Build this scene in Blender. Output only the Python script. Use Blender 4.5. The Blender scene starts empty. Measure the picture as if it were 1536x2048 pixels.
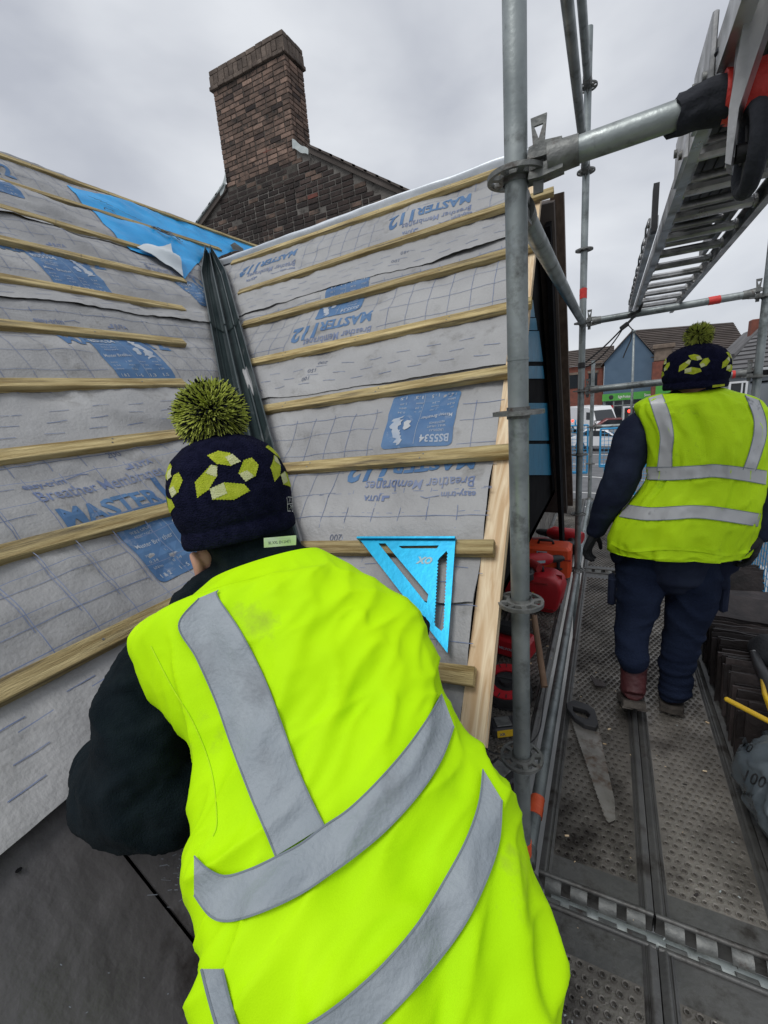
import bpy, bmesh, math, random
import numpy as np
from mathutils import Vector, Matrix, noise
from mathutils.bvhtree import BVHTree
from mathutils.geometry import tessellate_polygon
random.seed(7)
S = bpy.context.scene
COL = S.collection
R_ = math.radians
# ------------------------------------------------------------------ camera
F, CX, CY, H = 880.0, 768.0, 1024.0, 1.52          # focal length and centre for a 1536 x 2048 picture, eye height above the deck
_n = np.array([307., 3620., F]); _n /= np.linalg.norm(_n)
_v = np.array([450., -252., F]); _Z = -_n
_v = _v - _Z * (_v @ _Z); _v /= np.linalg.norm(_v)
RM = np.array([np.cross(_v, _Z), _v, _Z])
EYE = np.array([0, 0, H])
cam = bpy.data.cameras.new('camera'); camo = bpy.data.objects.new('camera', cam); COL.objects.link(camo)
cx_, cy_, cz_ = RM @ [1, 0, 0], RM @ [0, -1, 0], RM @ [0, 0, -1]
camo.matrix_world = Matrix([[cx_[i], cy_[i], cz_[i], EYE[i]] for i in range(3)] + [[0, 0, 0, 1]])
cam.sensor_fit = 'VERTICAL'; cam.sensor_height = 24; cam.lens = F / 2048 * 24
cam.clip_start = 0.02; cam.clip_end = 2000
S.camera = camo
# ------------------------------------------------------------------ sky and sun (overcast)
W = bpy.data.worlds.new('World'); S.world = W; W.use_nodes = True
nt = W.node_tree; nt.nodes.clear(); N = nt.nodes.new; L = nt.links.new
sky = N('ShaderNodeTexSky'); sky.sky_type = 'NISHITA'; sky.sun_disc = False
sky.sun_elevation = R_(58); sky.sun_rotation = R_(200)
tc = N('ShaderNodeTexCoord'); mp = N('ShaderNodeMapping'); mp.inputs['Scale'].default_value = (1.0, 1.0, 2.2)
mp.inputs['Location'].default_value = (1.7, 0.4, 0.9)
nz = N('ShaderNodeTexNoise'); nz.inputs['Scale'].default_value = 2.0; nz.inputs['Detail'].default_value = 5; nz.inputs['Roughness'].default_value = .48
nz.inputs['Distortion'].default_value = .25
rp = N('ShaderNodeValToRGB'); e = rp.color_ramp.elements
e[0].position = .36; e[0].color = (4.9, 5.15, 5.75, 1); e[1].position = .66; e[1].color = (7.7, 7.95, 8.35, 1)
mx = N('ShaderNodeMix'); mx.data_type = 'RGBA'; mx.inputs['Factor'].default_value = .93
bg = N('ShaderNodeBackground'); bg.inputs['Strength'].default_value = .1; ou = N('ShaderNodeOutputWorld')
L(tc.outputs['Generated'], mp.inputs[0]); L(mp.outputs[0], nz.inputs['Vector']); L(nz.outputs['Fac'], rp.inputs[0])
L(sky.outputs[0], mx.inputs['A']); L(rp.outputs[0], mx.inputs['B']); L(mx.outputs['Result'], bg.inputs[0]); L(bg.outputs[0], ou.inputs[0])
sl = bpy.data.lights.new('sun', 'SUN'); sl.energy = 1.5; sl.angle = R_(24); sl.color = (1, .985, .96)
so = bpy.data.objects.new('sun', sl); COL.objects.link(so)
_az = R_(200); _el = R_(58)
so.rotation_euler = Vector((math.sin(_az) * math.cos(_el), math.cos(_az) * math.cos(_el), math.sin(_el))).to_track_quat('Z', 'Y').to_euler()
vs = S.view_settings; vs.view_transform = 'Standard'; vs.look = 'None'; vs.gamma = 1; vs.exposure = 0.07; vs.use_curve_mapping = False
S.render.engine = 'CYCLES'
# ------------------------------------------------------------------ geometry helpers
def ray(x, y):
    w = RM @ np.array([x - CX, y - CY, F]); return w
def dep(x, y, d): return EYE + RM @ np.array([(x - CX) / F * d, (y - CY) / F * d, d])
def on_plane(x, y, p, n):
    r = ray(x, y); return EYE + r * (((np.array(p) - EYE) @ n) / (r @ n))
def onX(x, y, v): return on_plane(x, y, (v, 0, 0), np.array([1, 0, 0]))
def onY(x, y, v): return on_plane(x, y, (0, v, 0), np.array([0, 1, 0]))
def onZ(x, y, v): return on_plane(x, y, (0, 0, v), np.array([0, 0, 1]))
def nrm(a): a = np.array(a, float); return a / (np.linalg.norm(a) + 1e-12)
def V3(a): return Vector((float(a[0]), float(a[1]), float(a[2])))
def noi(x, y, z=0.0): return noise.noise(Vector((x, y, z)))

def tag(o, label=None, cat=None, group=None, kind=None):
    if label: o['label'] = label
    if cat: o['category'] = cat
    if group: o['group'] = group
    if kind: o['kind'] = kind
    return o
def empty(name, loc, label=None, cat=None, group=None, rz=0):
    o = bpy.data.objects.new(name, None); COL.objects.link(o); o.empty_display_size = .1
    o.location = V3(loc); o.rotation_euler[2] = rz
    return tag(o, label, cat, group)
def copy_tree(o, parent=None):
    c = o.copy(); COL.objects.link(c)
    if parent is not None: c.parent = parent
    for ch in [k for k in bpy.data.objects if k.parent is o]: copy_tree(ch, c)
    return c
def wloc(p):
    l = Vector((0, 0, 0))
    while p is not None: l += p.location; p = p.parent
    return l

class MB:
    """collects shapes; build() links them as ONE mesh object (verts in world space unless local=True)"""
    def __init__(s): s.v = []; s.f = []; s.m = []; s.cur = 0
    def add(s, vs, fs):
        b = len(s.v); s.v += [tuple(float(c) for c in p) for p in vs]
        s.f += [tuple(i + b for i in f) for f in fs]; s.m += [s.cur] * len(fs); return s
    def box(s, lo, hi, M=None, bev=0.0):
        x0, y0, z0 = lo; x1, y1, z1 = hi
        if bev <= 0:
            vs = [(x, y, z) for z in (z0, z1) for x, y in ((x0, y0), (x1, y0), (x1, y1), (x0, y1))]
            fs = [(3, 2, 1, 0), (4, 5, 6, 7), (0, 1, 5, 4), (1, 2, 6, 5), (2, 3, 7, 6), (3, 0, 4, 7)]
        else:
            b = bev; vs = []; fs = []
            def ring(ax, z, i):
                xa, xb, ya, yb = x0 + i, x1 - i, y0 + i, y1 - i
                c = b if i == 0 else b * .7
                return [(xa + c, ya, z), (xb - c, ya, z), (xb, ya + c, z), (xb, yb - c, z), (xb - c, yb, z), (xa + c, yb, z), (xa, yb - c, z), (xa, ya + c, z)]
            vs = ring(0, z0, b) + ring(0, z0 + b, 0) + ring(0, z1 - b, 0) + ring(0, z1, b)
            fs = [tuple(range(7, -1, -1)), tuple(range(24, 32))]
            for k in range(3):
                for i in range(8):
                    j = (i + 1) % 8; fs.append((k * 8 + i, k * 8 + j, k * 8 + 8 + j, k * 8 + 8 + i))
        if M is not None: vs = [tuple(M @ Vector(p)) for p in vs]
        return s.add(vs, fs)
    def tube(s, pts, r, n=12, cap=True, rb=None):
        """round tube through pts, r a number or a list; rb a second radius list for an oval section"""
        P = [np.array(p, float) for p in pts]; k = len(P)
        rs = r if isinstance(r, (list, tuple)) else [r] * k
        rb = rb or rs
        t0 = nrm(P[1] - P[0]); up = np.array([0, 0, 1.]) if abs(t0[2]) < .9 else np.array([1., 0, 0])
        a = nrm(np.cross(up, t0)); vs = []; fs = []
        for i in range(k):
            t = nrm(P[min(i + 1, k - 1)] - P[max(i - 1, 0)])
            a = nrm(a - t * (a @ t)); b = np.cross(t, a)
            for j in range(n):
                th = 2 * math.pi * j / n; vs.append(P[i] + a * math.cos(th) * rs[i] + b * math.sin(th) * rb[i])
        for i in range(k - 1):
            for j in range(n):
                q = (j + 1) % n; fs.append((i * n + j, i * n + q, i * n + n + q, i * n + n + j))
        if cap: fs.append(tuple(range(n - 1, -1, -1))); fs.append(tuple(range((k - 1) * n, k * n)))
        return s.add(vs, fs)
    def pipe(s, a, b, ro, ri, n=20):
        """hollow tube with open ends"""
        a = np.array(a, float); b = np.array(b, float); t = nrm(b - a); up = np.array([0, 0, 1.]) if abs(t[2]) < .9 else np.array([1., 0, 0])
        u = nrm(np.cross(up, t)); w = np.cross(t, u); vs = []; fs = []
        for p, r in ((a, ro), (b, ro), (b, ri), (a, ri)):
            for j in range(n):
                th = 2 * math.pi * j / n; vs.append(p + (u * math.cos(th) + w * math.sin(th)) * r)
        for k in range(4):
            for j in range(n):
                q = (j + 1) % n; k2 = (k + 1) % 4; fs.append((k * n + j, k * n + q, k2 * n + q, k2 * n + j))
        return s.add(vs, fs)
    def ball(s, c, r, n=12, m=8, M=None):
        r = r if isinstance(r, (tuple, list)) else (r, r, r); vs = []; fs = []
        for i in range(m + 1):
            ph = math.pi * i / m
            for j in range(n):
                th = 2 * math.pi * j / n; p = Vector((math.sin(ph) * math.cos(th) * r[0], math.sin(ph) * math.sin(th) * r[1], math.cos(ph) * r[2]))
                if M is not None: p = M @ p
                vs.append((c[0] + p[0], c[1] + p[1], c[2] + p[2]))
        for i in range(m):
            for j in range(n):
                q = (j + 1) % n; fs.append((i * n + j, i * n + n + j, i * n + n + q, i * n + q))
        return s.add(vs, fs)
    def grid(s, fn, nu, nv, closed=False, flip=False):
        vs = [fn(i / nu, j / nv) for j in range(nv + 1) for i in range(nu + (0 if closed else 1))]
        w = nu if closed else nu + 1; fs = []
        for j in range(nv):
            for i in range(nu):
                q = (i + 1) % w; f = (j * w + i, j * w + q, j * w + w + q, j * w + w + i); fs.append(f[::-1] if flip else f)
        return s.add(vs, fs)
    def prism(s, poly, fn, t0, t1):
        """2-D polygon given thickness; fn(x, y, t) -> 3-D"""
        n = len(poly); vs = [fn(x, y, t0) for x, y in poly] + [fn(x, y, t1) for x, y in poly]
        tri = tessellate_polygon([[Vector((x, y, 0)) for x, y in poly]])
        fs = [tuple(t) for t in tri] + [tuple(i + n for i in t) for t in tri] + [(i, (i + 1) % n, n + (i + 1) % n, n + i) for i in range(n)]
        return s.add(vs, fs)
    def build(s, name, mat, parent=None, smooth=False, local=False, kind=None, label=None, angle=None, fix=False):
        me = bpy.data.meshes.new(name)
        off = (0, 0, 0) if (local or parent is None) else wloc(parent)
        me.from_pydata([(p[0] - off[0], p[1] - off[1], p[2] - off[2]) for p in s.v], [], s.f)
        mats = mat if isinstance(mat, (list, tuple)) else [mat]
        for m in mats: me.materials.append(m)
        if len(mats) > 1: me.polygons.foreach_set('material_index', s.m)
        if fix:
            bm = bmesh.new(); bm.from_mesh(me); bmesh.ops.recalc_face_normals(bm, faces=bm.faces); bm.to_mesh(me); bm.free()
        if smooth:
            me.polygons.foreach_set('use_smooth', [True] * len(me.polygons))
            if angle: me.set_sharp_from_angle(angle=R_(angle))
        me.update()
        o = bpy.data.objects.new(name, me); COL.objects.link(o)
        if parent is not None: o.parent = parent
        return tag(o, label, None, None, kind)
def centred(o):
    """move a top-level mesh object's origin to the foot of its bounding box"""
    me = o.data; n = len(me.vertices); a = np.empty(n * 3); me.vertices.foreach_get('co', a); a = a.reshape(-1, 3)
    c = (a.min(0) + a.max(0)) / 2; c[2] = a[:, 2].min(); a -= c; me.vertices.foreach_set('co', a.ravel()); o.location = V3(c); return o
# ------------------------------------------------------------------ materials
def pmat(name, c1, c2=None, scale=6, detail=5, rough=.7, metal=0, bump=0, bscale=40, stretch=(1, 1, 1), c3=None, sc3=3, f3=(.55, .7), rr=None, spec=.5, rand=0, dist=0, sheen=0, coord='Object', trans=0, alpha=1):
    m = bpy.data.materials.new(name); m.use_nodes = True; t = m.node_tree; N = t.nodes.new; L = t.links.new
    p = t.nodes['Principled BSDF']; p.inputs['Roughness'].default_value = rough; p.inputs['Metallic'].default_value = metal
    p.inputs['Specular IOR Level'].default_value = spec
    if sheen: p.inputs['Sheen Weight'].default_value = sheen
    if trans: p.inputs['Transmission Weight'].default_value = trans
    p.inputs['Alpha'].default_value = alpha
    col = lambda c: tuple(c) + (1,) if len(c) == 3 else c
    tcn = N('ShaderNodeTexCoord'); mpn = N('ShaderNodeMapping'); mpn.inputs['Scale'].default_value = stretch; L(tcn.outputs[coord], mpn.inputs[0])
    oi = N('ShaderNodeObjectInfo'); va = N('ShaderNodeVectorMath'); va.operation = 'ADD'
    sm = N('ShaderNodeMath'); sm.operation = 'MULTIPLY'; sm.inputs[1].default_value = 37.0; L(oi.outputs['Random'], sm.inputs[0])
    L(mpn.outputs[0], va.inputs[0]); L(sm.outputs[0], va.inputs[1]); vec = va.outputs[0]
    out = None
    if c2 is not None:
        n1 = N('ShaderNodeTexNoise'); n1.inputs['Scale'].default_value = scale; n1.inputs['Detail'].default_value = detail; n1.inputs['Distortion'].default_value = dist
        L(vec, n1.inputs['Vector']); r = N('ShaderNodeValToRGB'); r.color_ramp.elements[0].position = .35; r.color_ramp.elements[1].position = .68
        r.color_ramp.elements[0].color = col(c1); r.color_ramp.elements[1].color = col(c2); L(n1.outputs['Fac'], r.inputs[0]); out = r.outputs[0]
    if c3 is not None:
        n3 = N('ShaderNodeTexNoise'); n3.inputs['Scale'].default_value = sc3; n3.inputs['Detail'].default_value = 6; n3.inputs['Roughness'].default_value = .65; L(vec, n3.inputs['Vector'])
        r3 = N('ShaderNodeMapRange'); r3.inputs['From Min'].default_value = f3[0]; r3.inputs['From Max'].default_value = f3[1]; L(n3.outputs['Fac'], r3.inputs[0])
        mm = N('ShaderNodeMix'); mm.data_type = 'RGBA'; L(r3.outputs[0], mm.inputs['Factor'])
        if out is not None: L(out, mm.inputs['A'])
        else: mm.inputs['A'].default_value = col(c1)
        mm.inputs['B'].default_value = col(c3); out = mm.outputs['Result']
    if rand:
        hv = N('ShaderNodeHueSaturation'); mr = N('ShaderNodeMapRange'); mr.inputs['To Min'].default_value = 1 - rand; mr.inputs['To Max'].default_value = 1 + rand
        L(oi.outputs['Random'], mr.inputs[0]); L(mr.outputs[0], hv.inputs['Value'])
        if out is not None: L(out, hv.inputs['Color'])
        else: hv.inputs['Color'].default_value = col(c1)
        out = hv.outputs[0]
    if out is not None: L(out, p.inputs['Base Color'])
    else: p.inputs['Base Color'].default_value = col(c1)
    if rr:
        n4 = N('ShaderNodeTexNoise'); n4.inputs['Scale'].default_value = scale * 1.7; n4.inputs['Detail'].default_value = 4; L(vec, n4.inputs['Vector'])
        r4 = N('ShaderNodeMapRange'); r4.inputs['From Min'].default_value = .3; r4.inputs['From Max'].default_value = .7
        r4.inputs['To Min'].default_value = rr[0]; r4.inputs['To Max'].default_value = rr[1]; L(n4.outputs['Fac'], r4.inputs[0]); L(r4.outputs[0], p.inputs['Roughness'])
    if bump:
        nb = N('ShaderNodeTexNoise'); nb.inputs['Scale'].default_value = bscale; nb.inputs['Detail'].default_value = 4; L(vec, nb.inputs['Vector'])
        b = N('ShaderNodeBump'); b.inputs['Strength'].default_value = bump; b.inputs['Distance'].default_value = .01; L(nb.outputs['Fac'], b.inputs['Height']); L(b.outputs[0], p.inputs['Normal'])
    return m
M = {}
M['galv'] = pmat('galvanised_steel', (.21, .235, .235), (.33, .36, .355), 9, 8, .45, .55, .12, 60, c3=(.10, .105, .10), sc3=14, f3=(.54, .72), rr=(.34, .6), rand=.12)
M['galvdark'] = pmat('weathered_cast_steel', (.13, .135, .13), (.24, .245, .235), 22, 6, .55, .5, .3, 70, c3=(.08, .06, .05), sc3=25, f3=(.55, .7))
M['wood'] = pmat('treated_batten_timber', (.255, .18, .065), (.58, .47, .235), 5, 10, .8, 0, .6, 30, stretch=(1, 14, 14), c3=(.10, .08, .05), sc3=2.6, f3=(.53, .70), rand=.22)
M['newwood'] = pmat('fresh_softwood', (.56, .38, .21), (.80, .66, .45), 3.2, 4, .7, 0, .12, 30, stretch=(.8, 8, 8), dist=2.8)
M['brownwood'] = pmat('brown_stained_board', (.085, .058, .042), (.15, .105, .075), 4, 6, .7, 0, .15, 30, stretch=(9, 9, 1))
M['membrane'] = pmat('grey_breather_membrane', (.275, .275, .277), (.36, .36, .357), 3.0, 8, .6, 0, .3, 90, c3=(.17, .165, .155), sc3=5.5, f3=(.58, .74))
M['membtorn'] = pmat('membrane_white_underside', (.62, .66, .68), (.5, .55, .58), 5, 5, .7, 0, .1, 60)
M['blueprint'] = pmat('blue_membrane_print', (.045, .12, .26), (.075, .17, .32), 10, 6, .6, 0, 0, c3=(.25, .3, .38), sc3=16, f3=(.6, .75))
M['line'] = pmat('thin_blue_print', (.12, .165, .30), (.22, .25, .34), 6, 6, .6, 0, 0)
M['greyprint'] = pmat('dark_print', (.10, .12, .18), None, rough=.6)
M['whiteprint'] = pmat('pale_print', (.42, .44, .46), (.30, .36, .45), 12, 5, .6)
M['bluesheet'] = pmat('bright_blue_underlay', (.0, .27, .62), (.0, .36, .78), 7, 5, .42, 0, .2, 25)
M['black'] = pmat('black_plastic', (.015, .015, .017), (.03, .03, .032), 12, 4, .5)
M['rubber'] = pmat('black_foam_rubber', (.01, .012, .018), (.02, .022, .03), 20, 5, .9, 0, .5, 60)
M['trough'] = pmat('grp_valley_liner', (.016, .028, .030), (.034, .05, .05), 4, 6, .3, 0, .1, 30, c3=(.13, .14, .14), sc3=6, f3=(.6, .8), stretch=(1, 1, 1))
M['slate'] = pmat('dark_grey_roof_slate', (.052, .049, .050), (.098, .093, .095), 4, 10, .5, 0, .5, 22, c3=(.022, .018, .017), sc3=2.6, f3=(.54, .60), rr=(.38, .7), rand=.1)
M['slatebrown'] = pmat('old_brown_black_slate', (.014, .011, .011), (.045, .034, .032), 8, 8, .6, 0, .6, 30, rand=.45)
M['deck'] = pmat('worn_steel_deck', (.14, .129, .114), (.29, .268, .238), 5, 9, .5, .5, .25, 120, c3=(.034, .028, .025), sc3=3.2, f3=(.49, .68), rr=(.24, .6), rand=.15)
M['deckrim'] = pmat('deck_rim_steel', (.10, .10, .097), (.17, .168, .16), 9, 8, .45, .5, .15, 80, c3=(.05, .045, .04), sc3=9, f3=(.5, .66))
M['hiviz'] = pmat('fluorescent_yellow_polyester', (.52, .89, .0), (.43, .80, .0), 3.2, 5, .7, 0, .10, 700, c3=(.34, .5, .03), sc3=7, f3=(.64, .80), spec=.15)
M['hiviz2'] = pmat('worn_fluorescent_yellow', (.44, .70, .008), (.54, .84, .01), 5, 5, .65, 0, .25, 300, c3=(.22, .40, .02), sc3=14, f3=(.62, .8), spec=.2)
M['reflect'] = pmat('grey_reflective_tape', (.235, .27, .30), (.31, .345, .37), 9, 8, .6, .0, .25, 160, c3=(.20, .22, .24), sc3=6, f3=(.55, .7), spec=.35)
M['reflect2'] = pmat('pale_creased_reflective_tape', (.44, .45, .46), (.52, .53, .54), 6, 6, .4, .1, .1, 60, c3=(.16, .17, .18), sc3=17, f3=(.62, .7), stretch=(1, 1, .6))
M['stitch'] = pmat('grey_stitching', (.17, .20, .23), None, rough=.8)
M['fleece'] = pmat('dark_fleece', (.003, .007, .010), (.008, .014, .018), 30, 5, .95, 0, .5, 420, spec=.08, sheen=.02)
M['navy'] = pmat('navy_work_cloth', (.012, .016, .035), (.022, .03, .055), 9, 5, .9, 0, .3, 200, spec=.15)
M['jean'] = pmat('navy_trouser_cloth', (.007, .012, .030), (.014, .022, .048), 6, 6, .9, 0, .4, 120, spec=.15)
M['knit'] = pmat('navy_knit', (.006, .007, .022), (.012, .013, .036), 60, 4, .95, 0, .9, 300, spec=.06)
M['knityel'] = pmat('lime_knit', (.42, .50, .03), (.56, .63, .06), 80, 4, .9, 0, .7, 500, spec=.1)
M['knitpale'] = pmat('cream_knit', (.72, .74, .42), (.62, .64, .30), 80, 4, .9, 0, .7, 500, spec=.1)
M['pomyel'] = pmat('lime_yarn', (.40, .46, .07), (.60, .66, .16), 40, 4, .9, spec=.1)
M['pomblk'] = pmat('navy_yarn', (.008, .010, .016), None, rough=.95, spec=.1)
M['skin'] = pmat('skin', (.50, .26, .18), (.58, .32, .23), 12, 4, .55, 0, .1, 90)
M['boot'] = pmat('oxblood_leather', (.055, .012, .014), (.09, .022, .022), 9, 5, .55, 0, .3, 60)
M['sole'] = pmat('muddy_rubber_sole', (.045, .038, .032), (.09, .078, .066), 18, 6, .9, 0, .6, 50)
M['glove'] = pmat('black_work_glove', (.008, .009, .012), (.018, .019, .022), 14, 5, .85, 0, .4, 120)
M['squareblue'] = pmat('anodised_blue_aluminium', (.0, .26, .46), (.0, .33, .54), 8, 6, .35, .5, .05, 60)
M['ghost'] = pmat('faded_white_print', (.36, .55, .60), None, rough=.6)
M['alu'] = pmat('scuffed_aluminium', (.34, .34, .34), (.56, .56, .56), 9, 7, .38, .75, .12, 60, c3=(.14, .14, .13), sc3=7, f3=(.5, .7), rr=(.25, .5))
M['aludark'] = pmat('dirty_aluminium_plate', (.05, .05, .05), (.11, .11, .11), 6, 7, .5, .4, .1, 60)
M['red'] = pmat('red_plastic', (.42, .010, .018), (.52, .02, .028), 6, 5, .42, 0, .05, 60)
M['reddark'] = pmat('scuffed_dark_red_plastic', (.22, .012, .014), (.32, .02, .02), 9, 5, .5, 0, .1, 60)
M['orange'] = pmat('orange_red_plastic', (.72, .07, .02), (.82, .11, .03), 6, 5, .45, 0, .05, 60)
M['tape'] = pmat('red_tape', (.62, .035, .03), (.75, .06, .045), 30, 5, .5, 0, .3, 120)
M['tapeor'] = pmat('orange_red_tape', (.75, .10, .03), (.82, .14, .05), 30, 4, .5, 0, .2, 120)
M['yellow'] = pmat('yellow_plastic', (.72, .47, .02), (.62, .38, .02), 12, 5, .5)
M['card'] = pmat('brown_card_tube', (.22, .13, .08), (.30, .19, .12), 14, 6, .8, 0, .1, 60, stretch=(1, 1, .3))
M['sawblade'] = pmat('rusty_saw_steel', (.20, .19, .17), (.30, .285, .26), 14, 7, .42, .5, .1, 60, c3=(.10, .055, .03), sc3=9, f3=(.5, .64))
M['bag'] = pmat('grey_polythene', (.075, .095, .11), (.15, .175, .195), 4, 5, .25, 0, .5, 12, spec=.6)
M['guard'] = pmat('blue_painted_mesh', (.02, .27, .56), (.04, .34, .62), 12, 5, .5)
M['brick'] = pmat('weathered_brown_brick', (.115, .078, .060), (.25, .165, .125), 3.5, 6, .9, 0, .8, 30, c3=(.035, .03, .026), sc3=5, f3=(.5, .68), rand=.42)
M['brickdark'] = pmat('soot_black_brick', (.028, .021, .019), (.065, .043, .036), 5, 6, .9, 0, .8, 30, rand=.5)
M['brickred'] = pmat('bright_red_brick', (.17, .055, .04), (.13, .045, .033), 8, 5, .9, 0, .8, 30)
M['brickcap'] = pmat('mossy_grey_brick', (.082, .062, .050), (.16, .125, .10), 8, 6, .9, 0, .8, 30, rand=.3)
M['mortar'] = pmat('dark_mortar', (.05, .045, .038), (.10, .09, .078), 7, 6, .95, 0, .5, 60)
M['mortarpale'] = pmat('grey_lime_mortar', (.10, .092, .082), (.20, .185, .165), 2.2, 7, .95, 0, .7, 40, c3=(.045, .04, .035), sc3=3, f3=(.5, .62))
M['lead'] = pmat('pale_lead_flashing', (.34, .38, .38), (.45, .49, .48), 10, 5, .55)
M['tilebrown'] = pmat('old_brown_tiles', (.07, .058, .05), (.12, .10, .088), 2, 6, .9, 0, .6, 14, rand=.2)
M['ridge'] = pmat('silver_ridge_membrane', (.56, .60, .64), (.68, .72, .76), 5, 5, .4, .2, .2, 25)
M['dark'] = pmat('black_painted_timber', (.006, .006, .007), (.012, .012, .013), 8, 5, .95, spec=.1)
M['wallblue'] = pmat('blue_wall_membrane', (.008, .14, .25), (.012, .19, .33), 7, 6, .4, 0, .4, 18)
M['upvc'] = pmat('grey_plastic_trim', (.17, .19, .22), (.22, .24, .27), 6, 5, .5)
M['asphalt'] = pmat('wet_asphalt', (.10, .102, .107), (.15, .152, .158), 2, 8, .55, 0, .2, 30)
M['pave'] = pmat('concrete_paving', (.32, .32, .31), (.42, .42, .41), 1.5, 7, .85, 0, .2, 20)
M['white'] = pmat('white_road_paint', (.62, .62, .6), (.75, .75, .73), 6, 6, .7)
M['carwhite'] = pmat('white_car_paint', (.72, .73, .74), None, rough=.25)
M['carred'] = pmat('dull_red_car_paint', (.16, .03, .03), None, rough=.3)
M['glass'] = pmat('dark_glass', (.02, .025, .03), None, rough=.08, spec=.8)
M['cladblue'] = pmat('slate_blue_render', (.075, .125, .185), (.09, .145, .21), 1.0, 6, .8)
M['redwall'] = pmat('far_red_brick', (.22, .075, .05), (.15, .055, .04), 3, 9, .9)
M['stone'] = pmat('brown_sandstone', (.15, .115, .09), (.22, .17, .13), 3, 6, .9)
M['shopgreen'] = pmat('green_shop_fascia', (.09, .36, .06), (.07, .31, .05), 2, 4, .5)
M['farroof'] = pmat('far_brown_roof_tile', (.088, .072, .064), (.125, .104, .092), 1.2, 7, .9, rand=.12)
M['farroofgrey'] = pmat('far_grey_roof_slate', (.10, .098, .10), (.15, .148, .15), 1.2, 7, .9, rand=.12)
M['render'] = pmat('grey_white_render', (.42, .43, .44), (.52, .53, .54), 1, 6, .9)
M['rendergrey'] = pmat('mid_grey_render', (.20, .22, .24), (.25, .27, .29), 1, 6, .9)
def emis(name, c, s):
    m = bpy.data.materials.new(name); m.use_nodes = True; p = m.node_tree.nodes['Principled BSDF']
    p.inputs['Base Color'].default_value = c + (1,); p.inputs['Emission Color'].default_value = c + (1,); p.inputs['Emission Strength'].default_value = s; return m
M['redlamp'] = emis('lit_red_lamp', (1, .05, .03), 3.0)

def text_polys(body, size, bold=0.0, shear=0.0, res=3, width=None):
    """flat glyph triangles of a text, as (verts2d, faces)"""
    c = bpy.data.curves.new('t', 'FONT'); c.body = body; c.size = size; c.offset = bold; c.shear = shear; c.resolution_u = res
    o = bpy.data.objects.new('t', c); COL.objects.link(o); dg = bpy.context.evaluated_depsgraph_get()
    me = bpy.data.meshes.new_from_object(o.evaluated_get(dg)); v = [(p.co.x, p.co.y) for p in me.vertices]; f = [tuple(p.vertices) for p in me.polygons]
    bpy.data.objects.remove(o); bpy.data.meshes.remove(me); bpy.data.curves.remove(c)
    if width and v:
        w = max(p[0] for p in v); v = [(p[0] * width / w, p[1]) for p in v]
    return v, f
def conform(v2, f, fn, cut=0.03):
    """cut flat triangles on a grid and lay them on a curved surface fn(x,y)->3-D"""
    bm = bmesh.new(); vs = [bm.verts.new((p[0], p[1], 0)) for p in v2]
    for t in f:
        try: bm.faces.new([vs[i] for i in t])
        except ValueError: pass
    xs = [p[0] for p in v2]; ys = [p[1] for p in v2]
    if cut:
        for ax, lo, hi in ((0, min(xs), max(xs)), (1, min(ys), max(ys))):
            k = math.ceil(lo / cut + .01)
            while k * cut < hi:
                co = (k * cut, 0, 0) if ax == 0 else (0, k * cut, 0); no = (1, 0, 0) if ax == 0 else (0, 1, 0)
                bmesh.ops.bisect_plane(bm, geom=bm.verts[:] + bm.edges[:] + bm.faces[:], plane_co=co, plane_no=no); k += 1
    bm.verts.index_update(); V = [fn(p.co.x, p.co.y) for p in bm.verts]; Fc = [tuple(q.index for q in p.verts) for p in bm.faces]; bm.free()
    return V, Fc
# ------------------------------------------------------------------ the two roof slopes (frames: u along the battens, v up the slope, n outwards)
wR = nrm(RM @ np.array([-1773., 21., F])); XV = -.285
A_ = onX(1098, 400, XV); B_ = onX(933, 1440, XV); vd = nrm(A_ - B_)
nR = nrm(np.cross(vd, wR)); nR *= -np.sign(nR[1]); sR = np.cross(nR, wR); sR *= np.sign(sR[2]); uR = -wR
V1 = on_plane(418, 500, A_, nR); V2 = on_plane(500, 860, A_, nR)
uL = nrm(RM @ np.array([435., -279., F])); nL = nrm(np.cross(uL, V1 - V2)); nL *= np.sign(nL[2]); sL = np.cross(nL, uL); sL *= np.sign(sL[2])
def LP(u, v, h=0.0): return V2 + uL * u + sL * v + nL * h
def RP(u, v, h=0.0): return B_ + uR * u + sR * v + nR * h
def uvL(x, y, h=0.0): q = on_plane(x, y, V2 + nL * h, nL) - V2; return q @ uL, q @ sL
def uvR(x, y, h=0.0): q = on_plane(x, y, B_ + nR * h, nR) - B_; return q @ uR, q @ sR
vlL = (V1 - V2) @ sL, (V1 - V2) @ uL
def valL(v): return v * vlL[1] / vlL[0]                       # u of the valley on the left slope
_a = ((V2 - B_) @ uR, (V2 - B_) @ sR); _b = ((V1 - B_) @ uR, (V1 - B_) @ sR)
def valR(v): return _a[0] + (v - _a[1]) * (_b[0] - _a[0]) / (_b[1] - _a[1])
def clampv(v, a, b): return max(a, min(b, v))
LV = [2.56, 2.14, 1.745, 1.40, 1.045, .70, .36, .043, -.28, -.595]      # batten heights, left slope
RV = [2.78, 2.35, 1.944, 1.556, 1.18, .812, .456, .10]
def bulge(v, u, vs, amp, seed):
    s = sorted(vs); k = 0
    for i in range(len(s) - 1):
        if s[i] <= v <= s[i + 1]:
            f = (v - s[i]) / (s[i + 1] - s[i]); b = math.sin(math.pi * f) ** 1.3; return amp * b * (.55 + .9 * noi(u * 1.7 + seed, v * 1.3))
    return 0
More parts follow.
